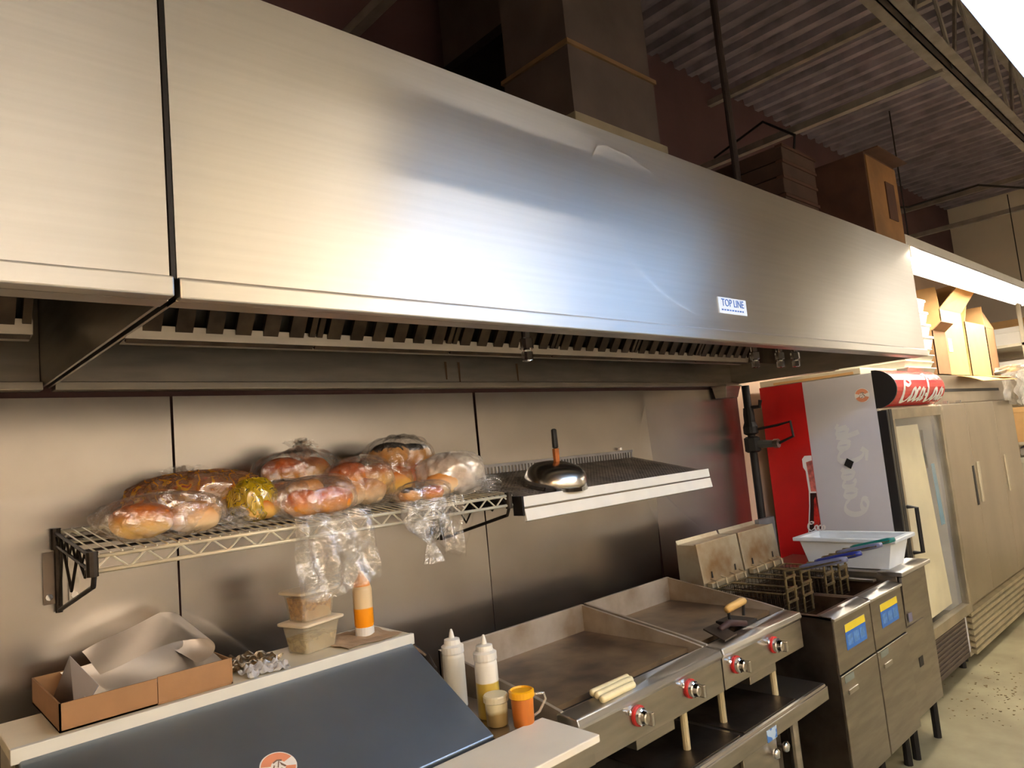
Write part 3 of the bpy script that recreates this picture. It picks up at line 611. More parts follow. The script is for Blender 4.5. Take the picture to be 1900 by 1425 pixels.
def squeeze(name, x, y, z, prof, mbody, mcap, capprof, label, n=20, grp='squeeze bottles'):
    t = thing(name, label, 'bottle', (x, y, z), grp)
    MB().lathe((x, y, z), prof, n).build('body', mbody, t, smooth=True)
    MB().lathe((x, y, z), capprof, n).build('cap', mcap, t, smooth=False)
    return t
OR = two_tone('orange_sauce_bottle', (248, 158, 24), (226, 200, 158), .56, .01, .3, noise=0.02)
t = squeeze('sauce_bottle', 1.155, -.34, 1.1305, [(.026, .0), (.028, .004), (.028, .03), (.03, .034), (.03, .14), (.027, .152)], OR, mat('orange_cap', (238, 160, 90), .4, 0, .05), [(.026, .152), (.024, .165), (.012, .18), (.008, .192), (.004, .198)], 'squeeze bottle half filled with orange sauce on the prep table')
MB().lathe((1.155, -.34, 1.1305), [(.0285, 0), (.0295, .002), (.0295, .026), (.029, .028)], 20).build('base_ring', PLASTW, t)
CL = mat('milky_plastic', (226, 222, 208), .35, 0, .03)
OIL = two_tone('oil_bottle', (196, 168, 74), (226, 224, 216), .62, .01, .3, noise=0.02)
bp_ = [(.03, 0), (.034, .006), (.034, .15), (.032, .165)]; cp_ = [(.034, .162), (.035, .166), (.035, .184), (.026, .19), (.024, .204), (.009, .208), (.0065, .222), (.003, .234)]
squeeze('squeeze_bottle', 1.34, -.54, .8955, bp_, CL, PLASTW, cp_, 'milky squeeze bottle with white nozzle, nearer the back wall')
squeeze('squeeze_bottle', 1.345, -.69, .8955, bp_, OIL, PLASTW, cp_, 'squeeze bottle with yellow oil below its white nozzle cap')
t = thing('spice_shaker', 'spice shaker with pale lid beside the lid edge', 'shaker', (1.318, -.755, .8955), 'lidded shakers')
MB().lathe((1.318, -.755, .8955), [(.026, 0), (.03, .003), (.032, .062), (.03, .066)], 20).build('cup', two_tone('herb_mix', (146, 122, 74), (206, 196, 160), .6, .1, .4), t, smooth=True)
MB().lathe((1.318, -.755, .8955), [(.034, .064), (.036, .066), (.036, .08), (.033, .084)], 24).build('lid', mat('ivory_lid', (222, 212, 180), .45, 0, .04), t)
t = thing('spice_shaker', 'shaker mug with bright yellow lid, orange spice and clear handle', 'shaker', (1.355, -.825, .8955), 'lidded shakers')
MB().lathe((1.355, -.825, .8955), [(.026, 0), (.029, .003), (.032, .075), (.03, .08)], 20).build('cup', mat('orange_spice', (206, 118, 40), .4, 0, .15, 20, (1, 1, .2)), t, smooth=True)
MB().lathe((1.355, -.825, .8955), [(.034, .078), (.036, .08), (.036, .096), (.031, .099), (.029, .094)], 24).build('lid', mat('yellow_lid', (246, 178, 24), .35, 0, .04), t)
MB().tube([(1.385, -.838, .975), (1.415, -.852, .972), (1.418, -.855, .955), (1.40, -.845, .925), (1.383, -.836, .915)], .004, 8).build('handle', film('clear_handle', .5, .3, (220, 210, 190), .02, 3), t, smooth=True)
def sheet(x0, x1, y0, y1, z, amp, sd, name, label, m, cat):
    rs = random.Random(sd); ph = [rs.uniform(0, 6.3) for _ in range(6)]
    def fn(u, v): return (x0+(x1-x0)*u+.006*math.sin(9*v+ph[0]), y0+(y1-y0)*v+.008*math.sin(8*u+ph[1]), z+amp*abs(math.sin(11*u+4*v+ph[2])+.6*math.sin(17*v-9*u+ph[3])+.5*math.sin(29*u+ph[4]))*.5)
    return MB().grid(fn, 30, 16).build(name, m, label=label, cat=cat, smooth=False, solid=.0006)
CRF = mat('crumpled_foil', (226, 214, 190), .22, 1, .1, 20, bump=.4, bscale=60)
sheet(.715, .87, -.36, -.23, 1.134, .018, 3, 'foil_sheet', 'crumpled silver foil between the box and the containers', CRF, 'foil')
sheet(.74, .855, -.465, -.37, 1.1335, .02, 5, 'plastic_scrap', 'crumpled white plastic scrap on the prep table edge', film('white_scrap', .15, .3, (235, 236, 240), .8), 'wrapper')
sheet(1.03, 1.22, -.45, -.25, 1.1325, .004, 8, 'paper_sheet', 'brown paper sheet lying under the orange sauce bottle', mat('brown_paper', (190, 164, 134), .8, 0, .08, 15), 'paper')

# ------------------------------------------------------------------ griddles on equipment stand
PLATE = mat('seasoned_griddle_plate', (138, 114, 86), .38, .4, .35, 5, bump=.06, bscale=20, rgb2=(74, 56, 44))
SPL = mat('stained_splash_steel', (196, 186, 172), .42, .6, .2, 5, bump=.03, rgb2=(150, 132, 110))
REDB = mat('knob_red', (190, 30, 28), .4)
def griddle(x0, x1, knobs, label):
    t = thing('countertop_griddle', label, 'griddle', ((x0+x1)/2, -.55, .705), 'countertop griddles')
    bx(x0+.004, x1-.004, -.905, -.27, .755, .862).build('body', STEELP, t, bevel=.003)
    bx(x0+.02, x1-.02, -.80, -.295, .864, .895).build('plate', PLATE, t)
    bx(x0+.006, x1-.006, -.297, -.282, .865, 1.0).build('back_splash', SPL, t, bevel=.002)
    for s in (0, 1):
        xx = x0+.006 if s == 0 else x1-.018
        MB().prism([(xx, -.283, .865), (xx, -.86, .865), (xx, -.86, .905), (xx, -.76, .925), (xx, -.283, 1.0)], (.012, 0, 0)).build('side_splash', SPL, t, bevel=.001)
    bx(x0+.03, x1-.03, -.842, -.803, .866, .88).build('grease_channel', DARK, t)
    MB().prism([(x0+.002, -.845, .866), (x0+.002, -.92, .862), (x0+.002, -.932, .878), (x0+.002, -.925, .897), (x0+.002, -.86, .902), (x0+.002, -.845, .897)], (x1-x0-.004, 0, 0)).build('front_ledge', STEEL, t, bevel=.004)
    bx(x0+.002, x1-.002, -.922, -.906, .758, .868).build('control_panel', STEELP, t, bevel=.002)
    for kx in knobs:
        k = MB().lathe((kx, -.922, .826), [(.031, 0), (.031, .008), (.027, .01)], 24, (0, -1, 0)).build('knob_ring', REDB, t)
        MB().lathe((kx, -.93, .826), [(.026, 0), (.026, .014), (.022, .018), (.02, .032), (.016, .035)], 24, (0, -1, 0)).build('knob', CHROME, k, smooth=False)
        bx(kx-.006, kx+.006, -.982, -.95, .806, .846).build('grip', CHROME, k, bevel=.003)
        MB().cyl((kx-.05, -.922, .85), (kx-.05, -.934, .85), .008, n=10).build('pilot_cap', CHROME, t)
    for (lx, ly) in ((x0+.06, -.86), (x1-.2, -.88), (x0+.06, -.33), (x1-.06, -.33)): MB().cyl((lx, ly, .618), (lx, ly, .757), .013, n=10).build('leg', mat('ivory_leg', (206, 190, 150), .5, .3), t)
    bx((x0+x1)/2-.1, (x0+x1)/2+.1, -.9, -.75, .715, .752).build('drip_tray', STEELP, t, bevel=.002)
    return t
griddle(1.46, 2.218, (1.732, 2.012), 'wide countertop griddle with browned plate beside the prep table')
griddle(2.222, 2.83, (2.305, 2.585), 'narrower countertop griddle next to the fryers')
t = thing('equipment_stand', 'low steel stand with flat worktop under the griddles', 'table', (2.1, -.6, 0))
bx(1.44, 2.86, -.98, -.25, .59, .616).build('worktop', STEELP, t, bevel=.01)
bx(1.44, 2.86, -.985, -.975, .552, .605).build('front_apron', STEELP, t, bevel=.004)
for xx in (1.5, 2.64):
    for yy in (-.93, -.32): MB().cyl((xx, yy, 0), (xx, yy, .59), .021, n=12).build('leg', STEELP, t, smooth=False)
bx(1.5, 2.7, -.93, -.3, .22, .235).build('under_shelf', STEELD, t)
bx(2.35, 2.42, -.9865, -.985, .552, .592).build('blue_label', mat('blue_white_label', (170, 190, 210), .5, 0, .3, 30, rgb2=(60, 110, 180), contrast=(.45, .5)), t)
for k, xx in enumerate((1.83, 2.24)): MB().prism([(xx, -.965, .617), (xx+.38, -.965, .617), (xx+.36, -.4, .617), (xx-.02, -.4, .617)], (0, 0, .004)).build('metal_sheet', STEELD, label=['loose dark steel sheet on the stand under the wide griddle', 'loose dark steel sheet on the stand under the narrow griddle'][k], cat='tray', group='steel sheets under the griddles')
t = thing('undercounter_cabinet', 'steel cabinet with round chrome knobs under the stand worktop', 'cabinet', (2.38, -.7, .2351))
bx(2.2, 2.56, -.92, -.45, .236, .54).build('body', STEELD, t, bevel=.004)
d = bx(2.26, 2.5, -.935, -.921, .25, .52).build('door', STEELP, t, bevel=.003)
for xx in (2.46, 2.535): MB().lathe((xx, -.92, .47), [(.008, 0), (.008, .02), (.018, .024), (.02, .034), (.012, .042)], 16, (0, -1, 0)).build('knob', CHROME, t, smooth=True)
# sticks on the ledge
ST = mat('pale_cream_roll', (240, 226, 180), .5, 0, .08, 20)
for k, (a, c, l) in enumerate((((1.612, -.850, .912), (1.79, -.852, .912), 'pale cream rolled stick on the griddle ledge, nearest the plate'), ((1.60, -.880, .914), (1.775, -.878, .914), 'pale cream rolled stick on the griddle ledge, between two others'), ((1.59, -.908, .911), (1.75, -.905, .911), 'pale cream rolled stick on the griddle ledge, nearest the knobs'))):
    a = Vector(a); c = Vector(c); MB().tube([a, a.lerp(c, .03), a.lerp(c, .97), c], [.007, .0115, .0115, .007], 12).build('cream_stick', ST, label=l, cat='food', group='cream sticks on the griddle', smooth=True)
t = thing('griddle_press', 'black iron griddle press with tan wooden handle', 'griddle press', (2.53, -.83, .9))
bx(2.49, 2.6, -.86, -.74, .903, .917).build('press_plate', BLACKM, t, bevel=.002)
MB().tube([(2.50, -.80, .915), (2.495, -.80, .965)], .006, 8).build('upright', BLACKM, t); MB().tube([(2.62, -.79, .915), (2.63, -.79, .97)], .006, 8).build('upright', BLACKM, t)
MB().tube([(2.485, -.80, .966), (2.51, -.80, .97), (2.61, -.792, .972), (2.635, -.79, .97)], [.013, .016, .016, .013], 14).build('handle', mat('tan_wood', (216, 172, 100), .5, 0, .15, 8, (1, 8, 8)), t, smooth=True)
t = thing('scraper', 'dark greasy scraper lying on the griddle front corner', 'scraper', (2.36, -.85, .905))
MB().hexa([(2.29, -.90, .905), (2.39, -.89, .905), (2.40, -.80, .93), (2.31, -.80, .93), (2.29, -.90, .91), (2.39, -.89, .91), (2.40, -.80, .936), (2.31, -.80, .936)]).build('blade', STEELD, t)
MB().tube([(2.36, -.84, .925), (2.44, -.83, .93), (2.5, -.87, .92)], [.012, .014, .010], 10).build('grip', mat('dark_maroon_grip', (62, 36, 32), .6), t, smooth=True)

# ------------------------------------------------------------------ fryers
OILD = mat('dark_fryer_oil', (44, 30, 20), .12, 0, .2)
TANK = mat('browned_tank_steel', (120, 96, 76), .4, .85, .3, 8, rgb2=(70, 50, 40))
FLUE = mat('stained_flue_steel', (206, 196, 172), .4, .85, .2, 6, rgb2=(170, 136, 96), contrast=(.3, .55))
def fryer(x0, x1, label):
    t = thing('deep_fryer', label, 'deep fryer', ((x0+x1)/2, -.65, 0), 'floor fryers')
    yF, yB, zt = -1.0, -.27, .855
    for xx in (x0, x1-.006): bx(xx, xx+.006, yF+.002, yB, .17, zt).build('side_panel', STEELD, t)
    bx(x0, x1, yB-.006, yB, .17, zt).build('back_panel', STEELD, t)
    bx(x0+.003, x1-.003, yF-.004, yF+.012, .625, .84).build('front_panel', STEELF, t, bevel=.002)
    d = bx(x0+.003, x1-.003, yF-.008, yF+.010, .18, .618).build('door', STEELF, t, bevel=.003)
    bx(x0+.05, x0+.14, yF-.014, yF-.008, .535, .555).build('handle', STEELP, d, bevel=.002); bx(x0+.03, x0+.12, yF-.0095, yF-.008, .585, .612).build('rating_label', mat('grey_green_label', (128, 134, 122), .5), d)
    st = bx(x0+.10, x0+.31, yF-.0052, yF-.004, .70, .805).build('warning_label', INKB, t)
    bx(x0+.10, x0+.31, yF-.0058, yF-.0052, .773, .805).build('yellow_band', INKY, st)
    for q in range(3): bx(x0+.113+q*.065, x0+.165+q*.065, yF-.0058, yF-.0052, .715, .76).build('picture', mat('label_blue', (90, 140, 205), .5, 0, .2, 60), st)
    MB().prism([(x0, yF-.012, .838), (x0, yF-.012, .85), (x0, yF+.05, .862), (x0, yF+.07, .845)], (x1-x0, 0, 0)).build('front_lip', STEEL, t, bevel=.003)
    # tank
    b = MB(); i0, i1, j0, j1 = x0+.025, x1-.025, yF+.075, yB-.15
    for (p, q) in (((i0, j0), (i1, j0)), ((i1, j0), (i1, j1)), ((i1, j1), (i0, j1)), ((i0, j1), (i0, j0))): b.add([(p[0], p[1], .852), (q[0], q[1], .852), (q[0], q[1], .62), (p[0], p[1], .62)], [(0, 1, 2, 3)])
    b.add([(i0, j0, .62), (i1, j0, .62), (i1, j1, .62), (i0, j1, .62)], [(0, 1, 2, 3)]); tk = b.build('fry_tank', TANK, t, solid=.003)
    bx(i0+.002, i1-.002, j0+.002, j1-.002, .70, .702).build('oil_surface', OILD, tk)
    for (a, c_, e, g_) in ((x0, i0, yF+.05, yB), (i1, x1, yF+.05, yB), (i0, i1, j1, yB), (i0, i1, yF+.05, j0)): bx(a, c_, e, g_, .848, .856).build('top_rim', TANK, t)
    # flue with hanger bar
    f = MB().prism([(x0+.006, -.27, .856), (x0+.006, -.395, .856), (x0+.006, -.405, .95), (x0+.006, -.385, 1.135), (x0+.006, -.372, 1.135), (x0+.006, -.372, 1.13), (x0+.006, -.28, 1.13), (x0+.006, -.27, 1.15)], (x1-x0-.012, 0, 0)).build('flue_box', FLUE, t, bevel=.002)
    for xx in (x0+.08, x1-.09): MB().prism([(xx, -.4065, .965), (xx+.012, -.4065, .965), (xx+.010, -.4045, .995), (xx+.004, -.4045, .995)], (0, .002, 0)).build('slot', DARK, f)
    bx(x0+.03, x1-.03, -.435, -.41, .925, .95).build('hanger_bar', FLUE, t, bevel=.002)
    for q in range(4): xx = x0+.06+q*(x1-x0-.12)/3; MB().tube([(xx, -.41, .965), (xx, -.44, .955), (xx, -.448, .915)], .004, 6).build('hook', FLUE, t)
    for xx in (x0+.04, x1-.04):
        for yy in (yF+.06, yB-.06): MB().cyl((xx, yy, 0), (xx, yy, .175), .02, .016, 10).build('leg', BLACKM, t)
    return t
fryer(2.94, 3.325, 'steel deep fryer nearest the griddle'); fryer(3.33, 3.715, 'steel deep fryer beside the dump station')
BW = mat('basket_wire', (150, 134, 100), .35, .85, .2, 30)
def basket(x, grip, label):
    t = thing('fry_basket', label, 'fry basket', (x, -.6, .86), 'fry baskets')
    hw, y0, y1, z0, z1 = .07, -.78, -.45, .80, .925
    b = MB(); n = 16
    for i in range(n+1):
        yy = y0+(y1-y0)*i/n; b.tube([(x-hw, yy, z1), (x-hw+.008, yy, z0), (x+hw-.008, yy, z0), (x+hw, yy, z1)], .0014, 4)
    for i in range(9):
        xx = x-hw+.004+(2*hw-.008)*i/8; b.tube([(xx, y0, z1), (xx, y0+.006, z0), (xx, y1-.006, z0), (xx, y1, z1)], .0014, 4)
    for k in range(1, 5):
        z = z0+(z1-z0)*k/5; b.tube([(x-hw, y0, z), (x+hw, y0, z), (x+hw, y1, z), (x-hw, y1, z)], .0014, 4, closed=True)
    b.build('wire_mesh', mat('greasy_mesh', (78, 64, 52), .4, .8, .3, 30), t, kind='stuff')
    MB().tube([(x-hw, y0, z1), (x+hw, y0, z1), (x+hw, y1, z1), (x-hw, y1, z1)], .004, 6, closed=True).build('rim_wire', BW, t)
    for s in (-1, 1):
        MB().tube([(x+s*.04, y0-.003, z0+.01), (x+s*.04, y0-.004, 1.02)], .0058, 8).build('support_wire', BW, t)
        MB().tube([(x+s*.04, y0-.004, 1.02), (x+s*.014, y0-.07, 1.03), (x+s*.010, y0-.25, 1.075)], .004, 6).build('handle_wire', BW, t)
    for z in (.88, .935, .985): bx(x-.048, x+.048, y0-.011, y0-.005, z, z+.010).build('cross_plate', BW, t)
    MB().tube([(x, y0-.06, 1.032), (x, y0-.08, 1.036), (x, y0-.24, 1.073), (x, y0-.27, 1.08)], [.009, .013, .014, .010], 10).build('handle', grip, t, smooth=True)
HB = mat('blue_handle', (36, 48, 128), .4); HG = mat('teal_handle', (20, 112, 104), .4); HGY = mat('grey_blue_handle', (110, 112, 140), .5)
basket(3.05, HGY, 'fry basket with worn grey handle nearest the griddle'); basket(3.2, HB, 'fry basket with dark blue handle on the first fryer')
basket(3.44, HGY, 'fry basket with worn grey handle on the second fryer'); basket(3.60, HG, 'fry basket with teal green handle beside the white tub')
# dump station
t = thing('dump_station', 'steel dump station at the right end of the fryers', 'dump station', (3.92, -.65, 0))
bx(3.72, 4.12, -.99, -.27, .20, .895).build('cabinet', STEELF, t, bevel=.003)
MB().prism([(3.722, -1.005, .64), (4.05, -1.005, .665), (3.97, -1.012, .875), (3.722, -1.012, .875)], (0, .014, 0)).build('sloped_panel', STEELF, t, bevel=.002)
bx(3.715, 4.125, -1.02, -.9, .88, .90).build('top_lip', STEEL, t, bevel=.004)
bx(3.72, 3.98, -.998, -.99, .21, .63).build('door', STEELF, t, bevel=.002)
bx(3.83, 3.885, -1.0, -.998, .42, .465).build('recessed_pull', DARK, t)
bx(3.72, 3.9, -.30, -.272, .895, 1.15).build('back_guard', mat('blue_grey_steel', (160, 160, 166), .4, .9), t, bevel=.002); bx(3.735, 3.78, -1.0145, -1.012, .66, .70).build('grey_label', mat('violet_grey_label', (120, 116, 140), .5), t)
bx(3.66, 3.70, -.9, -.6, .857, .868).build('edge_strip', STEEL, t)
for xx in (3.76, 4.07):
    for yy in (-.95, -.33): MB().cyl((xx, yy, 0), (xx, yy, .2), .019, n=10).build('leg', BLACKM, t)
t = thing('plastic_tub', 'pale blue white plastic tub with wide rim beside the cola fridge', 'tub', (3.88, -.73, .9005))
def rect(hx, hy, z, cx=3.885, cy=-.735): return [(cx-hx, cy-hy, z), (cx+hx, cy-hy, z), (cx+hx, cy+hy, z), (cx-hx, cy+hy, z)]
b = MB(); R_ = [rect(.10, .2, .9005), rect(.12, .235, 1.042)]
b.add(R_[0]+R_[1], [(0, 1, 2, 3)]+[(i, (i+1) % 4, 4+(i+1) % 4, 4+i) for i in range(4)]); b.build('tub_body', BINM, t, solid=.004)
b = MB(); o_, i_ = rect(.14, .265, 0), rect(.118, .23, 0); vs = [(p[0], p[1], z) for z in (1.034, 1.054) for p in o_]+[(p[0], p[1], z) for z in (1.034, 1.054) for p in i_]
b.add(vs, [(k, (k+1) % 4, 4+(k+1) % 4, 4+k) for k in range(4)]+[(8+k, 12+k, 12+(k+1) % 4, 8+(k+1) % 4) for k in range(4)]+[(4+k, 4+(k+1) % 4, 12+(k+1) % 4, 12+k) for k in range(4)]+[(k, 8+k, 8+(k+1) % 4, (k+1) % 4) for k in range(4)]); b.build('rim', BINM, t, bevel=.004)

# gas pipe with valve
t = thing('gas_pipe', 'black gas pipe with shutoff valve at the end of the steel wall', 'pipe', (4.085, -.12, .3))
MB().cyl((4.085, -.12, .3), (4.085, -.12, 1.94), .024, n=14).build('pipe', BLACKM, t, smooth=False)
MB().lathe((4.085, -.12, 1.66), [(.03, -.03), (.045, -.02), (.045, .02), (.034, .05), (.034, .1), (.03, .14)], 14).build('upper_fitting', BLACKM, t)
MB().lathe((4.085, -.12, 1.57), [(.034, -.05), (.05, -.04), (.05, .04), (.034, .05)], 8).build('valve_body', BLACKM, t)
MB().cyl((4.085, -.12, 1.57), (4.10, -.26, 1.565), .03, .022, 10).build('valve_stem', mat('grey_valve', (110, 112, 108), .4, .6), t)
MB().cyl((4.10, -.255, 1.565), (4.10, -.285, 1.565), .028, n=8).build('stem_nut', STEELP, t)
MB().tube([(4.09, -.15, 1.66), (4.12, -.28, 1.675), (4.13, -.36, 1.69), (4.125, -.37, 1.60), (4.11, -.28, 1.565)], .009, 6).build('lever_frame', BLACKM, t)
MB().tube([(4.085, -.14, 1.80), (4.10, -.19, 1.80), (4.10, -.2, 1.84)], .012, 8).build('side_stub', BLACKM, t)

# ------------------------------------------------------------------ glass door cola fridge
t = thing('cola_fridge', 'cola fridge with red and white side and rounded red sign', 'fridge', (4.8, -.45, 0))
FX0, FX1, FY0, FY1, FT = 4.30, 5.30, -.80, -.10, 1.925
FB = mat('fridge_black', (24, 22, 24), .45)
bx(FX0, FX0+.03, FY0, FY1, .1, FT).build('side_wall', PAPERW, t, bevel=.004); bx(FX1-.03, FX1, FY0, FY1, .1, FT).build('side_wall', PAPERW, t)
bx(FX0, FX1, FY1-.03, FY1, .1, FT).build('back_wall', PAPERW, t); bx(FX0+.031, FX1-.031, FY0, FY1-.031, FT-.2, FT-.001).build('top_unit', FB, t); bx(FX0+.031, FX1-.031, FY0+.02, FY1-.031, .1, .36).build('base_unit', STEELD, t)
bx(FX0+.04, FX1-.04, FY0-.004, FY0+.02, .08, .34).build('kick_grille', mat('brown_grille', (84, 70, 62), .5, .3), t)
for i in range(9): bx(FX0+.06, FX1-.06, FY0-.010, FY0-.004, .105+i*.026, .115+i*.026).build('grille_slat', mat('grille_slat', (104, 90, 80), .5, .3), t)
bx(FX0+.035, FX1-.035, FY1-.036, FY1-.03, .36, FT-.2).build('inner_liner', WHITEP, t)
for xx in (FX0+.03, FX1-.034): bx(xx, xx+.004, FY0+.02, FY1-.03, .36, FT-.2).build('inner_liner', WHITEP, t)
for z in (.6, .9, 1.2, 1.45): bx(FX0+.04, FX1-.04, FY0+.12, FY1-.04, z, z+.008).build('inner_shelf', WHITEP, t)
bx(FX0, FX0+.025, FY0-.05, FY0-.001, .36, 1.70).build('hinge_post', FB, t)
d = MB()
for (a, c_, e, g_) in ((FX0+.03, FX1-.005, .36, .42), (FX0+.03, FX1-.005, 1.645, 1.705), (FX0+.03, FX0+.115, .42, 1.645), (FX1-.055, FX1-.005, .42, 1.645)): d.box(a, c_, FY0-.05, FY0-.006, e, g_)
d = d.build('door', mat('door_frame_bronze', (176, 164, 140), .4, .7), t, bevel=.003)
bx(FX0+.03, FX0+.075, FY0-.053, FY0-.05, .36, 1.705).build('black_edge', FB, d)
bx(FX0+.115, FX1-.055, FY0-.034, FY0-.028, .42, 1.645).build('pane', GLASS, d)
MB().add([(FX0+.13, FY0-.024, .46), (FX0+.70, FY0-.024, .47), (FX0+.56, FY0-.024, 1.6), (FX0+.14, FY0-.024, 1.6)], [(0, 1, 2, 3)]).build('cream_paper', mat('cream_paper', (232, 222, 186), .7, 0, .05, 3), d, solid=.001)
bx(FX0+.60, FX0+.64, FY0-.022, FY0-.02, 1.32, 1.56).build('picture_strip', mat('photo_strip', (120, 110, 96), .5, 0, .5, 18, rgb2=(40, 60, 60)), d)
MB().add([(FX0+.72, FY0-.024, .95), (FX0+.80, FY0-.024, .95), (FX0+.76, FY0-.024, 1.34), (FX0+.70, FY0-.024, 1.34)], [(0, 1, 2, 3)]).build('blue_strip', mat('blue_strip', (90, 160, 190), .5, 0, .15, 9), d, solid=.001)
MB().tube([(FX0+.10, FY0-.05, 1.14), (FX0+.10, FY0-.10, 1.135), (FX0+.10, FY0-.10, .885), (FX0+.10, FY0-.05, .88)], .012, 8).build('handle', FB, d)
# barrel sign
b = MB(); n = 16; zc, zr = 1.825, .112
prof = [(FY0+.002-.125*math.cos(math.radians(-90+180*i/n)), zc+zr*math.sin(math.radians(-90+180*i/n))) for i in range(n+1)]
b.add([(FX0+.012, y, z) for y, z in prof]+[(FX1-.14, y, z) for y, z in prof], [(i, i+1, n+2+i, n+1+i) for i in range(n)]+[tuple(range(n, -1, -1)), tuple(range(n+1, 2*n+2))]); sg = b.build('sign_drum', REDS, t, smooth=False)
MB().prism([(FX0, y, z) for y, z in prof], (.012, 0, 0)).build('sign_cap', FB, sg)
def on_sign(x, y, e=0.):
    a = math.radians(-52+104*(y/.25)); return Vector((FX0+.06+x, FY0+.002-(.1265+e)*math.cos(a), zc+(1.012*zr+e)*math.sin(a)))
script_mesh('script_lettering', on_sign, .078, INKW, sg, (.14, .07), n0=(.4, .1), thin=.09)
b = MB(); b.box(FX0, FX1, FY0-.012, FY0, 1.70, 1.716); b.build('sign_ledge', CREAMP, t)
# printed side
bx(FX0-.0025, FX0-.0008, -.385, FY1, .1, FT).build('red_graphic', RED, t)
sx_ = FX0-.0032
def side(u, v, e=0.): return Vector((sx_-e, -u, v))           # u = distance from wall plane
def poly(name, pts, m, e=0.): return MB().add([side(a, c_, e) for a, c_ in pts], [tuple(range(len(pts)))]).build(name, m, t)
btl = [(.34, 1.47), (.322, 1.45), (.322, 1.40), (.335, 1.375), (.338, 1.25), (.328, 1.16), (.31, 1.06), (.30, 1.0), (.312, .93), (.325, .86), (.305, .6), (.384, .6), (.384, 1.47)]
poly('bottle_outline', btl, INKW)
poly('bottle_glass', [(.384, 1.44), (.345, 1.43), (.348, 1.37), (.352, 1.25), (.384, 1.25)], mat('pale_red_print', (226, 120, 110), .4, 0, .3, 30), .0006)
poly('bottle_cola', [(.384, 1.24), (.345, 1.24), (.335, 1.16), (.318, 1.06), (.307, 1.0), (.318, .93), (.332, .86), (.312, .6), (.384, .6)], INKD, .0006)
poly('bottle_highlight', [(.376, 1.22), (.364, 1.2), (.342, 1.05), (.345, .98), (.366, .98), (.384, 1.08)], mat('red_glow_print', (206, 44, 36), .4, 0, .3, 25), .0012)
script_mesh('script_lettering', lambda x, y, e: side(.297+x, 1.012+y, .0018+e), .0235, INKW, t, (.16, .08), SCRIPT[:6])
# faint vertical script on white side
script_mesh('faint_lettering', lambda x, y, e: side(.545+y*1.0, 1.09+x, -.0026+e), .058, INKG, t, (.2, .08))
b = MB(); b.add([side(.604+.03*math.cos(PI/4*k*2+.25), 1.409+.033*math.sin(PI/4*k*2+.25), .003) for k in range(4)], [(0, 1, 2, 3)]); b.build('black_magnet', DARK, t, solid=.004)
round_sticker(lambda x, y, z=0: side(.732+x, 1.80+y, z), .042, t)
for xx in (FX0+.04, FX1-.04):
    for yy in (FY0+.05, FY1-.05): MB().cyl((xx, yy, 0), (xx, yy, .1), .022, n=10).build('foot', FB, t)

# ------------------------------------------------------------------ three-door steel cooler
t = thing('steel_cooler', 'tall three door stainless reach in cooler beside the cola fridge', 'refrigerator', (6.3, -.45, 0))
CX0, CX1 = 5.345, 7.26
bx(CX0, CX1, -.79, -.08, .36, 1.92).build('body', STEELC, t, bevel=.004)
bx(CX0, CX1, -.80, -.79, 1.72, 1.92).build('top_fascia', STEELC, t, bevel=.002)
bx(CX0+.03, CX1-.25, -.803, -.80, 1.80, 1.822).build('fascia_slot', DARK, t)
ds = [CX0+.004, 5.905, 6.66, CX1-.004]
for i in range(3):
    d = bx(ds[i]+.003, ds[i+1]-.003, -.826, -.792, .385, 1.712).build('door', STEELC, t, bevel=.004)
    if i == 0: bx(ds[1]-.06, ds[1]-.02, -.829, -.826, .98, 1.26).build('handle', DARK, d, bevel=.001)
    else:
        hx = ds[1]+.05 if i == 1 else ds[2]+.06
        bx(hx, hx+.045, -.836, -.826, .99, 1.28).build('handle', mat('pale_handle', (206, 196, 170), .4, .3), d, bevel=.003)
for i in range(4): bx(5.5+i*.02+(.25 if i > 1 else 0), 5.512+i*.02+(.25 if i > 1 else 0), -.828, -.8, 1.714, 1.735).build('hinge', CHROME, t)
bx(CX0, CX1, -.78, -.1, .05, .36).build('base', STEELC, t)
for i in range(7): MB().prism([(CX0+.02, -.782, .075+i*.04), (CX0+.02, -.815, .065+i*.04), (CX0+.02, -.815, .088+i*.04), (CX0+.02, -.782, .098+i*.04)], (CX1-CX0-.04, 0, 0)).build('louvre', mat('louvre_steel', (186, 172, 140), .45, .5), t)
for xx in (CX0+.06, CX1-.06):
    for yy in (-.72, -.15): MB().cyl((xx, yy, 0), (xx, yy, .055), .025, n=10).build('foot', DARK, t)

# ------------------------------------------------------------------ stock on top of the fridges
t = thing('flat_carton', 'long cream flat carton lying along the cola fridge top', 'carton', (4.65, -.42, 1.9255), None)
bx(4.30, 4.90, -.74, -.105, 1.926, 1.965).build('carton_body', CREAMP, t, bevel=.004); bx(4.296, 4.302, -.70, -.2, 1.93, 1.945).build('side_fold', CARDL, t)
lab = ['lowest pale foam tray of the stack on the cola fridge', 'second pale foam tray up on the cola fridge', 'third pale foam tray up on the cola fridge', 'topmost wide foam tray of the low stack on the fridge']
z = 1.966
def tray(name, x0, x1, y0, y1, z, h, label, m, grp, cat='foam tray'):
    t = thing(name, label, cat, ((x0+x1)/2, (y0+y1)/2, z), grp)
    MB().hexa([(x0+.015, y0+.015, z), (x1-.015, y0+.015, z), (x1-.015, y1-.015, z), (x0+.015, y1-.015, z), (x0, y0, z+h*.8), (x1, y0, z+h*.8), (x1, y1, z+h*.8), (x0, y1, z+h*.8)]).build('tray_body', m, t)
    bx(x0-.006, x1+.006, y0-.006, y1+.006, z+h*.8, z+h).build('rim', m, t, bevel=.002)
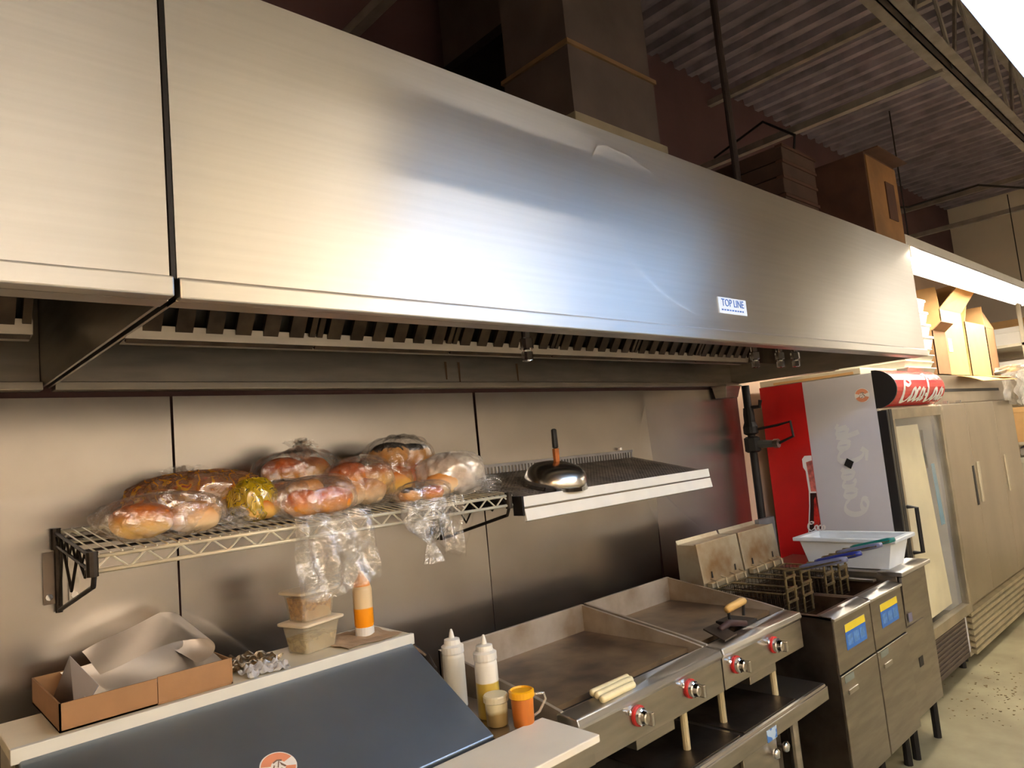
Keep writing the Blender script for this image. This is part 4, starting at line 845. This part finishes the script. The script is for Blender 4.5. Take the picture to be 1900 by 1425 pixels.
for k in range(4):
    tray('foam_tray', 4.92, 5.46, -.80+.01*(k % 2), -.35, 1.9258+k*.045, .044, lab[k], FOAMG, 'foam trays on the fridge')
lab = ['lowest white foam clamshell of the leaning stack', 'second white foam clamshell of the leaning stack', 'third white foam clamshell of the leaning stack', 'topmost white foam clamshell of the leaning stack']
for k in range(4):
    tray('foam_clamshell', 5.10-.035*k, 5.50-.02*k, -.80, -.42, 2.107+k*.085, .084, lab[k], FOAM, 'white foam clamshells', 'foam box')
def obox(x0, x1, y0, y1, z0, z1, label, m, flaps=(), name='open_carton'):
    t = thing(name, label, 'cardboard box', ((x0+x1)/2, (y0+y1)/2, z0), 'cartons on the cooler')
    th = .006
    bx(x0, x1, y0, y1, z0, z0+th).build('base', m, t); bx(x0, x1, y0, y0+th, z0, z1).build('front', m, t); bx(x0, x1, y1-th, y1, z0, z1).build('back', m, t)
    bx(x0, x0+th, y0, y1, z0, z1).build('side', m, t); bx(x1-th, x1, y0, y1, z0, z1).build('side', m, t)
    for f in flaps: MB().add(f, [(0, 1, 2, 3)]).build('flap', m, t, solid=th)
    return t
zt = 1.9215
obox(5.52, 5.80, -.80, -.30, zt, 2.24, 'small brown carton beside the foam stack on the cooler', CARD, (((5.52, -.80, 2.24), (5.80, -.80, 2.24), (5.80, -.86, 2.29), (5.52, -.86, 2.29)),))
obox(5.83, 6.35, -.78, -.25, zt, 2.42, 'tall open carton with upright flaps on the cooler', CARDL, (((5.83, -.78, 2.42), (5.83, -.25, 2.42), (5.80, -.25, 2.60), (5.80, -.78, 2.58)), ((5.83, -.78, 2.42), (6.35, -.78, 2.42), (6.40, -.9, 2.60), (5.87, -.9, 2.56)), ((6.345, -.78, 2.42), (6.345, -.25, 2.42), (6.37, -.25, 2.62), (6.37, -.78, 2.66))))
obox(6.42, 6.98, -.78, -.25, zt, 2.36, 'open carton with bent flaps in the middle of the cooler top', CARDL, (((6.43, -.78, 2.36), (6.43, -.25, 2.36), (6.50, -.3, 2.52), (6.50, -.8, 2.56)), ((6.98, -.78, 2.36), (6.98, -.25, 2.36), (6.97, -.25, 2.52), (6.97, -.78, 2.52))))
obox(7.0, 7.26, -.78, -.28, zt, 2.34, 'narrow upright carton at the right end of the cooler top', CARD, (((7.0, -.78, 2.34), (7.26, -.78, 2.34), (7.25, -.72, 2.50), (7.01, -.72, 2.50)),))
bx(5.9, 5.99, -.7835, -.7825, 2.1, 2.2).build('shipping_label', INKW, bpy.data.objects['open_carton.001'])
t = thing('cardboard_sheet', 'loose cardboard sheet sagging over the cooler front edge', 'cardboard', (6.4, -.85, 1.87))
MB().grid(lambda u, v: (5.95+1.0*u, -.785-.17*v, 1.918-.06*v**1.5*(1-.3*u)), 10, 6).build('sheet', CARDL, t, solid=.004)
MB().add([(6.5, -.79, 1.924), (6.95, -.79, 1.924), (6.98, -.93, 1.90), (6.55, -.95, 1.89)], [(0, 1, 2, 3)]).build('torn_flap', CARDL, t, solid=.003)
t = thing('plastic_bag', 'crumpled white plastic bag hanging off the right of the cooler', 'bag', (7.2, -.86, 1.7))
crumple(t, (7.14, -.91, 1.80), (.12, .05, .13), film('white_bag', .1, .2, (240, 236, 228), .8), 5, 'bag_body', 4); crumple(t, (7.05, -.86, 1.97), (.2, .06, .03), film('white_bag', .1, .2, (240, 236, 228), .8), 6, 'bag_top', 3)

# far shelving by the right wall
t = thing('storage_rack', 'cream storage rack along the far wall', 'shelf', (8.8, -.6, 0))
for xx in (7.75, 9.5):
    for yy in (-.9, -.12): bx(xx, xx+.03, yy, yy+.03, 0, 2.6).build('post', CREAMP, t)
for z in (.3, .8, 1.3, 1.75, 2.2): bx(7.75, 9.53, -.9, -.09, z, z+.025).build('shelf_board', CREAMP, t)
items = [(7.8, 8.3, 2.225, .16, FOAM, 'white box with purple stripe on the top board of the far rack'), (7.8, 8.35, 1.775, .3, WHITEP, 'white carton below the striped box on the far rack'), (7.8, 8.25, 1.325, .32, CARDL, 'brown carton at eye height on the far rack'), (7.8, 8.4, .825, .36, FOAMG, 'pale green carton on the middle board of the far rack'), (8.5, 9.1, 2.225, .3, CARDL, 'brown carton at the back of the top rack board'), (8.45, 9.0, 1.775, .3, CARD, 'tan carton at the back of the upper rack board')]
for (a, c_, z, h, m, l) in items:
    tt = thing('stock_box', l, 'box', ((a+c_)/2, -.5, z), 'boxes on the far rack')
    bx(a, c_, -.86, -.3, z+.0005, z+h-.02).build('box_body', m, tt, bevel=.004); bx(a-.004, c_+.004, -.864, -.296, z+h-.05, z+h).build('box_lid', m, tt, bevel=.003)
    if 'purple' in l: bx(a+.04, c_-.04, -.8625, -.8605, z+.03, z+.1).build('purple_stripe', mat('purple_print', (150, 140, 200), .5), tt)
tt = thing('snack_bag', 'blue and white snack bag on the far rack', 'bag', (7.95, -.87, 1.0)); MB().blob((8.05, -.75, 1.236), (.16, .08, .055), 18, 10, 0, .8, .06, 3, flat=.05).build('bag_body', mat('blue_white_bag', (236, 232, 226), .35, 0, .1, 7, rgb2=(40, 70, 180), contrast=(.45, .5)), tt, smooth=True); bx(7.88, 7.91, -.80, -.70, 1.2, 1.26).build('bag_seam', WHITEP, tt)
# conduit on the far wall
MB().tube([(6.2, -.03, 2.2), (6.2, -.03, 3.0), (6.6, -.03, 3.05), (6.9, -.03, 2.95), (7.3, -.03, 3.1), (7.3, -.03, 4.0)], .02, 8).build('wall_conduit', mat('brown_conduit', (110, 92, 76), .6), label='brown conduit looping on the cream wall above the cartons', cat='pipe')
for k, xx in enumerate((6.8, 7.6)): MB().cyl((xx, -.04, 2.3), (xx, -.04, 4.05), .018, n=8).build('wall_pipe', mat('brown_conduit', (110, 92, 76), .6), label=['straight brown pipe on the cream wall over the middle cartons', 'straight brown pipe on the cream wall near the far rack'][k], cat='pipe', group='wall pipes')

# debris on the floor
rs = random.Random(11); b = MB()
for i in range(160):
    a = rs.gauss(4.9, .28); c_ = rs.gauss(-1.05, .16); s_ = rs.uniform(.002, .008); r_ = rs.uniform(0, 6)
    b.prism([(a+s_*math.cos(r_+q*2.1), c_+s_*math.sin(r_+q*2.1), .0005) for q in range(3)], (0, 0, s_*.4))
b.build('floor_crumbs', mat('brown_crumbs', (140, 118, 82), .8, 0, .3, 40), label='scattered brown crumbs on the floor by the fridge', cat='crumbs', kind='stuff')
